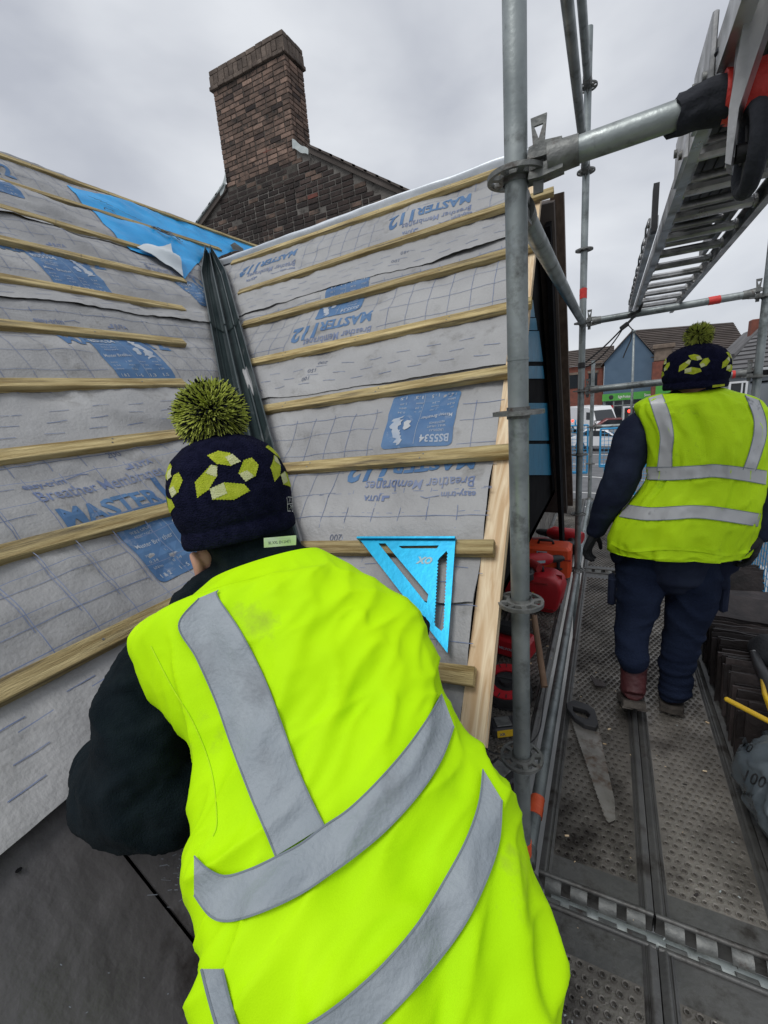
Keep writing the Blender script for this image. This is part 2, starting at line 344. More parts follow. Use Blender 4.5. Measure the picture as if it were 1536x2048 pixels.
def wr(u, v, seed, vs):
    d = min(abs(v - x) for x in vs); fr = min(1, d / .06)
    h = bulge(v, u, vs, .026, seed) + fr * (.015 * noi(u * 2.6 + seed, v * 5.2, seed) + .010 * (1 - 2 * abs(noi(u * 5 + v * 4, v * 7, seed + 3))) + .004 * noi(u * 26, v * 22 + u * 8, seed))
    return h
def hL(u, v):
    g = valL(v) - u; e = math.exp(-max(g, 0) / .16)           # creases gather towards the valley
    return wr(u, v, 3.0, LV) * min(1, max(.0, (g - .05) / .12)) + .010 * e * (noi(u * 6 - v * 4, v * 7 + u * 5, 9.) + .4)
def hR(u, v):
    g = u - valR(v); e = math.exp(-max(g, 0) / .14)
    return wr(u, v, 11.0, RV) * min(1, max(.0, (g - .06) / .12)) + .010 * e * (noi(u * 7 + v * 3, v * 8 - u * 4, 5.) + .5)
def sheet_add(v, e, u, seed):
    t = v - e; lift = .022 * max(0, noi(u * 2.3 + seed, seed) + .10) * math.exp(-max(t, 0) / .06)
    if e == -.845: lift = .016
    return .0045 * max(0, 1 - t / .9) + lift
LS = [1.66, .86, .045, -.77, -.845]; RS = [2.037, 1.228, .284, -.10]     # lower edges of the overlapping sheets
def HL(u, v, e): return hL(u, v) + sheet_add(v, e, u, e * 3)
def HR(u, v, e): return hR(u, v) + sheet_add(v, e, u, e * 3)
def topL(e, lst):
    i = lst.index(e); return None
roofL = empty('main_roof', LP(-1.0, -1.2, -.2), 'large left roof slope under grey membrane with battens and dark slates begun at its eave', 'roof')
roofR = empty('gable_roof', RP(-.3, -.2, -.25), 'smaller gable roof slope facing the worker, battens ending at a fresh pale timber verge', 'roof')
# membranes
for e in LS:
    top = min(e + .97, 2.60); mb = MB()
    if e == -.845: top = -.70
    def fn(a, b, e=e, top=top):
        v = e + (top - e) * b + (.012 * noi(a * 5, e) * (1 - b)); u1 = valL(v) - (.055 if v > 0 else .03) + .02 * noi(v * 6, 2.) ; u0 = -1.95
        u = u0 + (u1 - u0) * a ** .8; return LP(u, v, HL(u, v, e))
    mb.grid(fn, 150, 46 if e > -.8 else 8); mb.build('membrane', M['membrane'], roofL, smooth=True)
for e in RS:
    top = min(e + .97, 2.86) if e > 0 else .42; mb = MB()
    def fn(a, b, e=e, top=top):
        v = e + (top - e) * b + (.010 * noi(a * 5, e) * (1 - b)); u0 = valR(v) + .06; u1 = -.012 - .0 * v
        u = u0 + (u1 - u0) * a; return RP(u, v, HR(u, v, e))
    mb.grid(fn, 140, 46 if e > 0 else 24); mb.build('membrane', M['membrane'], roofR, smooth=True)
# curled strip of membrane along both sides of the valley liner
mb = MB()
def fnv(a, b):
    v = .25 + 2.42 * b; u = valR(v) + .125 - .050 * a + .022 * noi(v * 5, 1.); h = .004 + .042 * math.sin(a * 1.9) * (.8 + 1.1 * noi(v * 4, 4.)) + .010 * noi(v * 14, a * 3, 2.)
    return RP(u, v, h + hR(u, v) * (1 - a))
mb.grid(fnv, 12, 90); mb.build('membrane_upstand', M['membrane'], roofR, smooth=True)
# solid roof decks below the sheets, so that the slopes have a body
mb = MB(); q = []
for h in (-.03, -.16):
    q += [LP(-1.95, 2.6, h), LP(-1.95, -1.75, h), LP(valL(-1.75), -1.75, h), LP(valL(2.6), 2.6, h)]
mb.add(q, [(0, 1, 2, 3), (7, 6, 5, 4), (0, 4, 5, 1), (1, 5, 6, 2), (2, 6, 7, 3), (3, 7, 4, 0)]); mb.build('roof_deck', M['dark'], roofL)
mb = MB(); q = []
for h in (-.03, -.13):
    q += [RP(valR(2.84) + .02, 2.84, h), RP(valR(-.1) + .02, -.1, h), RP(-.03, -.1, h), RP(-.03, 2.84, h)]
mb.add(q, [(0, 1, 2, 3), (7, 6, 5, 4), (0, 4, 5, 1), (1, 5, 6, 2), (2, 6, 7, 3), (3, 7, 4, 0)]); mb.build('roof_deck', M['dark'], roofR)
# battens
NAIL = {}
def batten(P, par, u0, v0, u1, v1, sag=0.0, wdt=.046, th=.026, h0=.006):
    a = P(u0, v0, h0 + .0); b = P(u1, v1, h0 + sag); n = nL if P is LP else nR
    x = b - a; Ln = np.linalg.norm(x); x = x / Ln; y = nrm(np.cross(n, x)); z = np.cross(x, y)
    m = MB(); k = 10; vs = []; fs = []
    rn = random.random() * 50
    for i in range(k + 1):
        t = Ln * i / k; j = lambda c: .0012 * noi(i * .9 + rn, c)
        w2 = wdt / 2
        vs += [(t, -w2 + j(1), 0), (t, w2 + j(2), 0), (t, w2 + j(3), th - .002), (t, w2 - .002, th + j(4)), (t, -w2 + .002, th + j(5)), (t, -w2 + j(6), th - .002)]
    for i in range(k):
        for j in range(6):
            q = (j + 1) % 6; fs.append((i * 6 + j, i * 6 + 6 + j, i * 6 + 6 + q, i * 6 + q))
    fs += [(0, 1, 2, 3, 4, 5), tuple(range(k * 6 + 5, k * 6 - 1, -1))]
    m.add(vs, fs); o = m.build('batten', M['wood'], par, local=True, fix=True)
    a = a - np.array(wloc(par))
    o.matrix_local = Matrix([[x[i], y[i], z[i], a[i]] for i in range(3)] + [[0, 0, 0, 1]])
    t = .12 + random.uniform(0, .2)
    while t < Ln - .03:
        for yy in ((-.008, .009) if random.random() < .4 else (0,)):
            if 'nail' not in NAIL: q = MB(); q.tube([(0, 0, 0), (0, 0, .0012)], [.0033, .003], 8); no = q.build('nail', M['galvdark'], o, local=True); NAIL['nail'] = no.data
            else: no = bpy.data.objects.new('nail', NAIL['nail']); COL.objects.link(no); no.parent = o
            no.location = (t + yy * .6, yy, th)
        t += random.uniform(.42, .6)
    return o
PL = [((0, 312), (520, 496)), ((0, 363), (440, 500)), ((0, 415), (359, 519)), ((0, 479), (369, 563)), ((0, 556), (367, 619)), ((0, 649), (367, 686)),
      ((0, 770), (367, 767)), ((0, 915), (362, 869)), ((0, 1110), (343, 1018)), ((0, 1386), (372, 1200))]
for i, (a, b) in enumerate(PL):
    p, q = uvL(*a, .02), uvL(*b, .02); s = (q[1] - p[1]) / (q[0] - p[0]); u0 = p[0] - .9
    if u0 < -1.9: u0 = -1.9
    batten(LP, roofL, u0, p[1] + s * (u0 - p[0]), q[0], q[1])
PR = [((465, 527), (973, 356)), ((479, 586), (1108, 388)), ((488, 650), (1078, 495)), ((499, 727), (1071, 609)), ((521, 821), (1016, 748)), ((561, 938), (1018, 907)), ((608, 1096), (990, 1100)), ((852, 1342), (952, 1356))]
ends = [.06, None, .06, .065, .04, .05, None, None]
for i, (a, b) in enumerate(PR):
    p, q = uvR(*a, .02), uvR(*b, .02); s = (q[1] - p[1]) / (q[0] - p[0]); u1 = q[0] if ends[i] is None else ends[i]; u0 = p[0]
    if i == 7: u0 = valR(.1) + .12
    if i == 6: u0 = valR(.45) + .12
    batten(RP, roofR, u0, q[1] + s * (u0 - q[0]), u1, q[1] + s * (u1 - q[0]), sag=.012)
# fresh timber verge board (under the batten ends)
mb = MB(); m0 = RP(.018, -.02, -.012); m1 = RP(.018, 2.80, -.012)
def vfn(x, y, t): return RP(x, y, t)
mb.prism([(-.012, -.05), (.053, -.05), (.053, 2.86), (-.012, 2.86)], vfn, -.022, .010); vb = mb.build('verge_board', M['newwood'], roofR, fix=True)
# re-frame the board so its grain runs along it
def reframe(o, P0, x, y, z):
    inv = Matrix([[x[i], y[i], z[i], P0[i]] for i in range(3)] + [[0, 0, 0, 1]])
    base = Matrix.Translation(o.matrix_local.translation + (wloc(o.parent) if o.parent else Vector()))
    o.data.transform(inv.inverted() @ base); par = Matrix.Translation(-wloc(o.parent)) if o.parent else Matrix()
    o.matrix_local = par @ inv
reframe(vb, RP(0, 0), sR, nrm(np.cross(nR, sR)), nR)
# darker fascia under the verge board and the soffit behind it
mb = MB(); mb.prism([(-.010, -.05), (.016, -.05), (.016, 2.84), (-.010, 2.84)], vfn, -.07, -.025); o = mb.build('barge_board', M['aludark'], roofR, fix=True)
# printed marks -------------------------------------------------------------
def strip(mb, fn, x0, y0, x1, y1, w, seg=.03):
    d = math.hypot(x1 - x0, y1 - y0); k = max(1, int(d / seg)); nx, ny = -(y1 - y0) / d * w / 2, (x1 - x0) / d * w / 2
    vs = []
    for i in range(k + 1):
        t = i / k; x = x0 + (x1 - x0) * t; y = y0 + (y1 - y0) * t; vs += [fn(x + nx, y + ny), fn(x - nx, y - ny)]
    mb.add(vs, [(2 * i, 2 * i + 1, 2 * i + 3, 2 * i + 2) for i in range(k)])
UKMAP = [(.30, .98), (.42, 1.0), (.40, .93), (.55, .92), (.50, .84), (.44, .80), (.60, .74), (.66, .62), (.72, .52), (.70, .46), (.80, .42), (.86, .34), (.80, .26), (.72, .20), (.84, .16), (.76, .10), (.60, .09), (.48, .06), (.36, .0), (.42, .10), (.52, .14), (.44, .18), (.34, .17), (.42, .26), (.40, .34), (.50, .38), (.50, .46), (.44, .52), (.38, .50), (.40, .58), (.34, .62), (.36, .70), (.28, .72), (.30, .80), (.22, .86)]
IREMAP = [(.10, .50), (.22, .54), (.30, .48), (.28, .40), (.30, .28), (.20, .20), (.05, .22), (.10, .34), (.02, .42)]
def print_block(P, Hf, e, u0, vm, sgn, par, rect=True, clipu=None, line3=True, rectdv=None):
    """sgn=1 upright, -1 upside down. u0,vm = where the M of the big word starts (baseline)"""
    def fn(dx, dy, o=.0022): return lambda x, y: (lambda u, v: P(u, v, Hf(u, v, e) + o))(u0 + sgn * (x + dx), vm + sgn * (y + dy))
    mb = MB()
    def put(txt, size, dx, dy, width, bold=.0, shear=0., m=0):
        v2, f = text_polys(txt, size, bold, shear, 2, width); mb.cur = m
        a, b = conform(v2, f, fn(dx, dy), .035); mb.add(a, b)
    put('MASTER', .098, .0, .0, .315, .0032, 0, 0)
    put('112', .145, .305, .0, .185, .0055, .0, 0)
    if line3:
        put('Breather Membranes', .064, -.012, .105, .40, .0004, 0, 1)
        put('easy-trim', .034, -.02, .165, .115, .0006, 0, 1); put('JUTA', .03, .32, .165, .062, .0008, 0, 1)
        strip(mb, fn(0, 0), .10, .178, .145, .186, .003); strip(mb, fn(0, 0), .145, .186, .165, .178, .003)
        mb.cur = 1; v2 = [(.285, .165), (.313, .165), (.313, .187), (.303, .187), (.303, .174), (.285, .174)]
        a, b = conform(v2, [tuple(t) for t in tessellate_polygon([[Vector((p[0], p[1], 0)) for p in v2]])], fn(0, 0), .03); mb.add(a, b)
    mb.build('printed_lettering', [M['blueprint'], M['line']], par)
    if rect:
        dv = rectdv or (-.40 if sgn > 0 else -.40)
        x0, x1, y0, y1 = .10, .375, dv, dv + .27; mb = MB(); c = .02; poly = []
        for (cx_, cy_, a0) in ((x1 - c, y1 - c, 0), (x0 + c, y1 - c, 90), (x0 + c, y0 + c, 180), (x1 - c, y0 + c, 270)):
            for k in range(5): a = R_(a0 + k * 22.5); poly.append((cx_ + c * math.cos(a), cy_ + c * math.sin(a)))
        f = [tuple(t) for t in tessellate_polygon([[Vector((p[0], p[1], 0)) for p in poly]])]
        a, b = conform(poly, f, fn(0, 0, .0022), .03); mb.add(a, b); pl = mb.build('printed_panel', M['blueprint'], par)
        mb = MB()
        for mp_ in (UKMAP, IREMAP):
            v2 = [(x0 + .165 + p[0] * .11, y0 + .115 + p[1] * .145) for p in mp_]
            a, b = conform(v2, [tuple(t) for t in tessellate_polygon([[Vector((p[0], p[1], 0)) for p in v2]])], fn(0, 0, .0036), .03); mb.add(a, b)
        def put2(txt, size, dx, dy, width, bold=0.):
            v2, f = text_polys(txt, size, bold, 0, 2, width); a, b = conform(v2, f, fn(x0 + dx, y0 + dy, .0036), .035); mb.add(a, b)
        put2('BS5534', .044, .012, .222, .11, .001); put2('Master Breather', .024, .012, .128, .125, .0002)
        put2('UNDERLAY', .014, .035, .20, .055); put2('W.B.S. UPLIFT', .014, .03, .182, .07); put2('RESISTANCE', .014, .035, .165, .06)
        for k, t in enumerate(('1 & 2', '1 - 5', '1.3', '1.5')): put2(t, .02, .014 + k * .065, .015, .035, .0004)
        for r in range(3):
            for k in range(4): put2(('kN/m', '0.34', 'zone', '1.20')[(r + k) % 4], .013, .014 + k * .065, .048 + r * .022, .03)
        strip(mb, fn(0, 0, .0036), x0 + .142, y0 + .01, x0 + .142, y1 - .01, .0012)
        mb.build('printed_panel_text', M['whiteprint'], par)
def lines(P, Hf, e, ulo, uhi, par, blocks, crosses=(.28, .76), sgn=1, digits=()):
    """ruled print of one sheet: dash rows, ticked lines and the 10 cm grid; blocks = (u0,u1,v0,v1) kept clear"""
    mb = MB()
    nxt = e + .80
    def ok(u, v): return not any(a < u < b and c < v < d for a, b, c, d in blocks) and v < nxt
    def fn(x, y): return P(x, y, Hf(x, y, e) + .0018)
    def seg(u0, v0, u1, v1, w):
        k = max(1, int(math.hypot(u1 - u0, v1 - v0) / .025)); 
        for i in range(k):
            a = (u0 + (u1 - u0) * i / k, v0 + (v1 - v0) * i / k); b = (u0 + (u1 - u0) * (i + 1) / k, v0 + (v1 - v0) * (i + 1) / k)
            if ok(*a) and ok(*b) and ulo(a[1]) < a[0] < uhi(a[1]): strip(mb, fn, *a, *b, w)
    U0, U1 = -2.6, 2.2
    for r, dv in enumerate((.06, .11, .16)):
        k = math.floor(U0 / .14)
        while k * .14 < U1:
            u = k * .14 + r * .035
            if ulo(e + dv) < u < uhi(e + dv) - .06: seg(u, e + dv, u + .062, e + dv, .0024)
            k += 1
    for j, dv in enumerate((.28, .38, .48, .58, .68, .76)):
        seg(U0, e + dv, U1, e + dv, .0022 if dv in (.28, .76) else .0018)
    k = math.floor(U0 / .1)
    while k * .1 < U1:
        u = k * .1
        if ulo(e + .5) < u < uhi(e + .5):
            seg(u, e + .265, u, e + .775, .0021)
        k += 1
    mb.build('printed_rules', M['line'], par)
    mb = MB()
    for (t, u, dv) in digits:
        v2, f = text_polys(t, .034, 0, 0, 2); a, b = conform(v2, f, lambda x, y: fn(u + sgn * x, e + dv + sgn * y), .05); mb.add(a, b)
    if digits: mb.build('printed_numbers', M['greyprint'], par)
def blk(u0, vm, sgn, e, full=True, dv=-.40):
    a = [(u0 - .03, u0 + .50, vm - .01, vm + .20)] if sgn > 0 else [(u0 - .50, u0 + .03, vm - .20, vm + .01)]
    if full: a += [(u0 + .09, u0 + .385, vm + dv - .01, vm + dv + .28)] if sgn > 0 else [(u0 - .385, u0 - .09, vm - dv - .28, vm - dv + .01)]
    return a
# upside-down print on the gable slope, upright on the main slope; spacing ~0.95 m along the roll
RB = {.284: [(-.068, .815), (-1.02, .815)], 1.228: [(-.69, 1.735), (.4, 1.735)], 2.037: [(-.31, 2.585), (-1.47, 2.60)]}
for e, bl in RB.items():
    bk = []
    for (u0, vm) in bl:
        if u0 > .2: continue
        bk += blk(u0, vm, -1, e, dv=-.315)
        if u0 - .3 > valR(vm): print_block(RP, HR, e, u0, vm, -1, roofR, rect=(e < 2 and u0 > -1), rectdv=-.315)
        elif e > 2: print_block(RP, HR, e, u0, vm, -1, roofR, rect=False, line3=True)
    dg = {.284: [('200', -.50, .215)], 1.228: [('100', -.92, .10), ('150', -.90, .15), ('200', -.86, .20)], 2.037: [('100', -.64, .11), ('150', -.60, .17)]}[e]
    lines(RP, HR, e, lambda v: valR(v) + .09, lambda v: -.02, roofR, bk, sgn=-1, digits=dg)
lines(RP, HR, -.10, lambda v: valR(v) + .09, lambda v: -.02, roofR, [], sgn=-1)
LB = {-.77: [(-.985, -.262)], .045: [(-.50, .575), (-1.55, .575)], .86: [(-.35, 1.30), (.5, 1.33), (-1.3, 1.33)], 1.66: [(-.30, 2.2), (.9, 2.2)]}
for e, bl in LB.items():
    bk = []
    for (u0, vm) in bl:
        if u0 + .12 > valL(vm - .1): continue
        rd = {-.77: -.262, .045: -.20, .86: -.25, 1.66: -.30}[e]
        bk += blk(u0, vm, 1, e, dv=rd); print_block(LP, HL, e, u0, vm, 1, roofL, rectdv=rd)
    dg = {-.77: [('200', -.72, .74)], .045: [('150', -.13, .10), ('200', -.14, .15)], .86: [('150', .1, .1)], 1.66: []}[e]
    lines(LP, HL, e, lambda v: -1.9, lambda v: valL(v) - .08, roofL, bk, digits=dg)
lines(LP, HL, -.845, lambda v: -1.9, lambda v: valL(v) - .05, roofL, [])
# bright blue underlay patch near the ridge with its white turned corner
def px2L(pts, h=.02): return [uvL(x, y, h) for x, y in pts]
poly = px2L([(133, 372), (200, 392), (330, 430), (430, 462), (518, 492), (512, 500), (470, 500), (438, 512), (410, 505), (396, 528), (370, 556), (330, 522), (262, 500), (200, 440)])
f = [tuple(t) for t in tessellate_polygon([[Vector((p[0], p[1], 0)) for p in poly]])]
mb = MB(); a, b = conform(poly, f, lambda u, v: LP(u, v, hL(u, v) + .010 + .008 * noi(u * 4, v * 6)), .04); mb.add(a, b)
a, b = conform(poly, f, lambda u, v: LP(u, v, hL(u, v) + .008 + .008 * noi(u * 4, v * 6)), .04); mb.add(a, b)
mb.build('blue_underlay', M['bluesheet'], roofL, smooth=True)
fl = px2L([(272, 499), (300, 497), (339, 496), (352, 522), (366, 556), (330, 535), (300, 516)])
f = [tuple(t) for t in tessellate_polygon([[Vector((p[0], p[1], 0)) for p in fl]])]
mb = MB(); cu = sum(p[0] for p in fl) / len(fl); cv = sum(p[1] for p in fl) / len(fl)
for dh in (.030, .0285):
    a, b = conform(fl, f, lambda u, v: LP(u, v, hL(u, v) + dh + .035 * max(0, 1 - ((u - cu) ** 2 + (v - cv) ** 2) / .02)), .025); mb.add(a, b)
mb.build('turned_corner', M['membtorn'], roofL, smooth=True)
mb = MB()
for t, x, y, sz in (('C', 296, 458, .20), ('T', 318, 466, .24), ('o', 352, 488, .06), ('o', 352, 510, .06), ('CT', 205, 418, .07)):
    p = uvL(x, y, .02); v2, f = text_polys(t, sz, 0, .0, 2)
    # hollow outline letters: outer glyph minus a smaller one drawn in blue
    a, b = conform(v2, f, lambda a_, b_: LP(p[0] + a_, p[1] + b_ - sz * .5, hL(p[0] + a_, p[1] + b_ - sz * .5) + .026), .03); mb.cur = 0; mb.add(a, b)
    if sz > .1:
        v2, f = text_polys(t, sz, -.010 if t == 'T' else -.008, 0, 2); a, b = conform(v2, f, lambda a_, b_: LP(p[0] + a_, p[1] + b_ - sz * .5, hL(p[0] + a_, p[1] + b_ - sz * .5) + .029), .03); mb.cur = 1; mb.add(a, b)
for k in range(9):
    p = uvL(175 + k * 12, 398 + k * 5, .02); strip(mb, lambda u, v: LP(u, v, hL(u, v) + .022), p[0], p[1], p[0] + .05, p[1], .004)
mb.build('printed_outline_letters', [M['black'], M['bluesheet']], roofL)
# small torn grey flap beside the liner tip
fl = px2L([(458, 496), (466, 492), (484, 503), (486, 510), (462, 508)]); f = [tuple(t) for t in tessellate_polygon([[Vector((p[0], p[1], 0)) for p in fl]])]
mb = MB(); a, b = conform(fl, f, lambda u, v: LP(u, v, hL(u, v) + .05), .05); mb.add(a, b); mb.build('torn_flap', M['trough'], roofL)
# silver sheet over the gable ridge, rolling over to the back
mb = MB()
def fr(a, b):
    u = valR(2.86) + .03 + (.03 - valR(2.86)) * a; t = b * 1.0
    v = 2.80 + .05 * t; h = .012 + .035 * math.sin(t * math.pi * .9) + .006 * noi(a * 14, b * 3)
    if b > .6: v = 2.83 + .03 * t; h -= (b - .6) * .35
    return RP(u, v + .004 * noi(a * 20, 3.), h)
mb.grid(fr, 60, 10); mb.build('ridge_sheet', M['ridge'], roofR, smooth=True)
# far slope of the gable roof: body, brown barge board
apex = RP(.02, 2.84, 0); wall = empty('gable_wall', (-.72, 2.6, 0), 'recessed blue-sheeted gable wall with black timbers under the pale verge', 'wall')
fb = onX(1143, 1005, XV); fm = onX(1129, 600, XV); ft = np.array([XV, apex[1] + .07, apex[2] + .02])
ft2 = onX(1123, 385, XV)
mb = MB()
path = [ft2, fm, fb]
vs = []; 
for p in path:
    for dx in (-.045, .028):
        for dz in (0, -.11): vs.append((p[0] - .012 + dx, p[1] + dz * .55, p[2] + dz * .0 + (0 if dz == 0 else -.02)))
fs = []
for i in range(2):
    a = i * 4; b = a + 4
    fs += [(a, a + 1, b + 1, b), (a + 2, b + 2, b + 3, a + 3), (a, b, b + 2, a + 2), (a + 1, a + 3, b + 3, b + 1)]
fs += [(0, 2, 3, 1), (8, 9, 11, 10)]
mb.add(vs, fs); mb.build('rear_barge_board', M['brownwood'], roofR, fix=True)
mb = MB(); back = [ft2 + [-.03, 0, -.02], fb + [-.03, 0, -.02], fb + [-3.0, 0, .1], ft2 + [-3.2, 0, .1]]
mb.add(back + [p + np.array([0, -.12, -.06]) for p in back], [(0, 1, 2, 3), (7, 6, 5, 4), (0, 4, 5, 1), (1, 5, 6, 2), (2, 6, 7, 3), (3, 7, 4, 0)]); mb.build('rear_slope', M['tilebrown'], roofR, fix=True)
# gable wall: polygon below both slopes at X = -.72
yb = fb[1]; zt = apex[2] - .12; mb = MB()
poly = [(apex[1] - 1.86, .62), (yb - .10, .62), (apex[1] + .05, zt)]
mb.prism(poly, lambda y, z, t: (t, y, z), -.46, -.41); mb.build('wall_lining', M['dark'], wall, fix=True)
for (ya, yb_, xa, xb_) in ((600, 634, 1066, 1070), (636, 660, 1072, 1075), (662, 723, 1078, 1086), (732, 757, 1086, 1089), (806, 881, 1096, 1102), (888, 950, 1102, 1104)):
    q = [onX(1010, ya, -.40), onX(xa, ya, -.40), onX(xb_, yb_, -.40), onX(1010, yb_, -.40)]; q = [(p[1], p[2]) for p in q]; mb = MB(); mb.prism(q, lambda y, z, t: (t, y, z), -.408, -.40); mb.build('blue_sheeting', M['wallblue'], wall, fix=True)
# black rafters seen under the rear slope
mb = MB()
vs = [(-.33, ft2[1] - .05, ft2[2] - .14), (-.33, fm[1] - .05, fm[2] - .1), (-.33, fb[1] - .05, .0), (-.33, fb[1] - .26, .0), (-.33, fm[1] - .24, fm[2] - .1), (-.33, ft2[1] - .13, ft2[2] - .2)]
mb.add(vs + [(x - .03, y, z) for x, y, z in vs], [(0, 1, 4, 5), (1, 2, 3, 4), (11, 10, 7, 6), (10, 9, 8, 7)] + [(i, (i + 1) % 6, 6 + (i + 1) % 6, 6 + i) for i in range(6)]); mb.build('black_lining', M['dark'], wall, fix=True)
mb = MB(); mb.box((-.80, 1.6, -.05), (-.76, 7.5, .62)); mb.build('recess_back', M['dark'], wall)
mb = MB(); mb.box((-.76, 1.4, .62), (-.41, 4.3, .66)); mb.build('soffit', M['dark'], wall)
for k, y in enumerate((2.9, 3.0, 3.12)):
    mb = MB(); mb.box((-.759, y, .0), (-.73, y + .035, .6)); mb.build('trim', M['upvc'], wall)
# valley liner: ribbed trough of two lapping lengths
trough = empty('valley_liner', LP(0, -.2), 'dark grey-green ribbed valley trough running up between the two slopes', 'valley trough')
vdir = nrm(V1 - V2); vn = nrm(nL + nR); vx = nrm(np.cross(vdir, vn)); vx *= 1 if vx @ uR > 0 else -1
prof = [(-.085, .060), (-.083, .072), (-.076, .072), (-.070, .050), (-.060, .030), (-.050, .040), (-.044, .028), (-.022, .012), (-.012, .010), (-.008, .050), (-.003, .056), (.003, .056), (.008, .050), (.012, .010), (.024, .016), (.044, .030), (.050, .046), (.056, .046), (.062, .036), (.074, .056), (.082, .080), (.088, .080), (.092, .060)]
for k, (t0, t1, up) in enumerate(((-1.1, .98, .0), (.93, 2.32, .006))):
    mb = MB(); n = 24; pr = prof
    def P(i, j):
        t = t0 + (t1 - t0) * j / n; x, h = pr[i]; x = x * .98 - .012; w = 1.0
        if k == 1 and t > 1.75: w = max(.28, 1 - (t - 1.75) * 1.25) if x < 0 else max(.15, 1 - (t - 1.75) * 1.6)
        return V2 + vdir * t + vx * x * w + vn * (h + up + .040 + .003 * noi(t * 5, x * 20))
    vs = [P(i, j) for j in range(n + 1) for i in range(len(pr))]; m = len(pr)
    fs = [(j * m + i, j * m + i + 1, j * m + m + i + 1, j * m + m + i) for j in range(n) for i in range(m - 1)]
    mb.add(vs, fs); mb.add([np.array(p) - vn * .004 for p in vs], [f[::-1] for f in fs])
    for j in (0, n):
        for i in range(m - 1): pass
    mb.build('liner_length', M['trough'], trough)
# slates at the eave of the main slope
J0 = uvL(230, 1690); J1 = uvL(392, 1900)
for k, (u0, u1) in enumerate(((-1.9, None), (None, -.2))):
    pass
def slate(u00, u01, v0, v1, h, seed):
    mb = MB()
    def fn(a, b, t):
        v = v0 + (v1 - v0) * b; ue0, ue1 = u00(v), u01(v); u = ue0 + (ue1 - ue0) * a
        z = h + .003 * noi(u * 6 + seed, v * 6) + .0012 * noi(u * 30, v * 24, seed) + (.014 * (1 - b))
        return LP(u, v + .003 * noi(u * 20, seed), z - t)
    mb.grid(lambda a, b: fn(a, b, 0), 26, 20); mb.grid(lambda a, b: fn(a, b, .008), 26, 20, flip=True)
    for (g) in ((lambda a, b: fn(a, 0, .008 * b)), (lambda a, b: fn(a, 1, .008 * (1 - b))), (lambda a, b: fn(0, a, .008 * (1 - b))), (lambda a, b: fn(1, a, .008 * b))): mb.grid(g, 20, 1)
    return mb.build('slate', M['slate'], roofL, smooth=False)
ju = lambda v: J0[0] + (J1[0] - J0[0]) * (v - J0[1]) / (J1[1] - J0[1])
slate(lambda v: ju(v) + .004, lambda v: min(ju(v) + .52, valL(v) - .06), -1.36, -.80, .006, 1)
slate(lambda v: ju(v) - .60, lambda v: ju(v) - .003, -1.36, -.80, .006, 2)
slate(lambda v: ju(v) - 1.2, lambda v: ju(v) - .604, -1.36, -.80, .006, 3)
for k in range(3): slate(lambda v: ju(v) - 1.0 + k * .6 - .1, lambda v: ju(v) - .40 + k * .6 - .105, -1.72, -1.30, .0 - .006, 5 + k)
mb = MB(); q = uvL(35, 1745); mb.ball(LP(q[0], q[1], .0145), (.005, .005, .0015), 8, 4); mb.build('nail_hole', M['dark'], roofL)
# ------------------------------------------------------------------ the neighbouring house with its brick chimney
K = 7.3 / 6; YC = 7.3
def zc(z): return H + (z - H) * K
cx0, cx1 = -5.345 * K, -4.022 * K; zt_, zb_ = zc(6.19), zc(4.9); cyd = .50
house = empty('brick_house', (-5.6, YC + 2, -2.6), 'old dark brick house end behind both roof slopes, with a tall leaning-looking brick chimney', 'house')
GND = -2.6
ridx, ridz = (cx0 + cx1) / 2, zc(4.97) + .42
def verge_z(x): return (zc(4.985) - (x - (-3.74 * K)) * .64) if x > ridx else (zc(4.97) - (-(x - cx0)) * .53)
wx0, wx1 = -8.6, -1.2
mb = MB()
poly = [(wx0, GND), (wx1, GND), (wx1, verge_z(wx1)), (-3.74 * K, verge_z(-3.74 * K)), (ridx, ridz), (cx0, verge_z(cx0)), (wx0, verge_z(wx0))]
mb.prism(poly, lambda x, z, t: (x, t, z), YC + .012, YC + 5.5); wallo = mb.build('wall', M['mortarpale'], house, fix=True)
mb = MB(); mb.box((cx0 + .01, YC + .004, zb_ - .2), (cx1 - .01, YC + cyd - .01, zt_ + .22)); chim = mb.build('chimney', M['mortar'], house)
bcount = [0]; BM = {}
def brick_mesh(l, h, d, key):
    if key in BM: return BM[key]
    mb = MB(); mb.box((0, 0, 0), (l, d, h), bev=.005); me = bpy.data.meshes.new('brick'); me.from_pydata(mb.v, [], mb.f); me.update(); BM[key] = me; return me
def brick(x, y, z, l, par, mat, rot=0, d=.05):
    me = brick_mesh(l, .064, d, (round(l, 3), mat, d))
    if not me.materials: me.materials.append(M[mat])
    o = bpy.data.objects.new('brick', me); COL.objects.link(o); o.parent = par; pl = wloc(par)
    o.location = (x - pl[0] + random.uniform(-.002, .002), y - pl[1], z - pl[2] + random.uniform(-.0015, .0015)); o.rotation_euler = (random.uniform(-.008, .008), 0, rot + random.uniform(-.012, .012)); bcount[0] += 1
c = 0; z = zb_ + .06
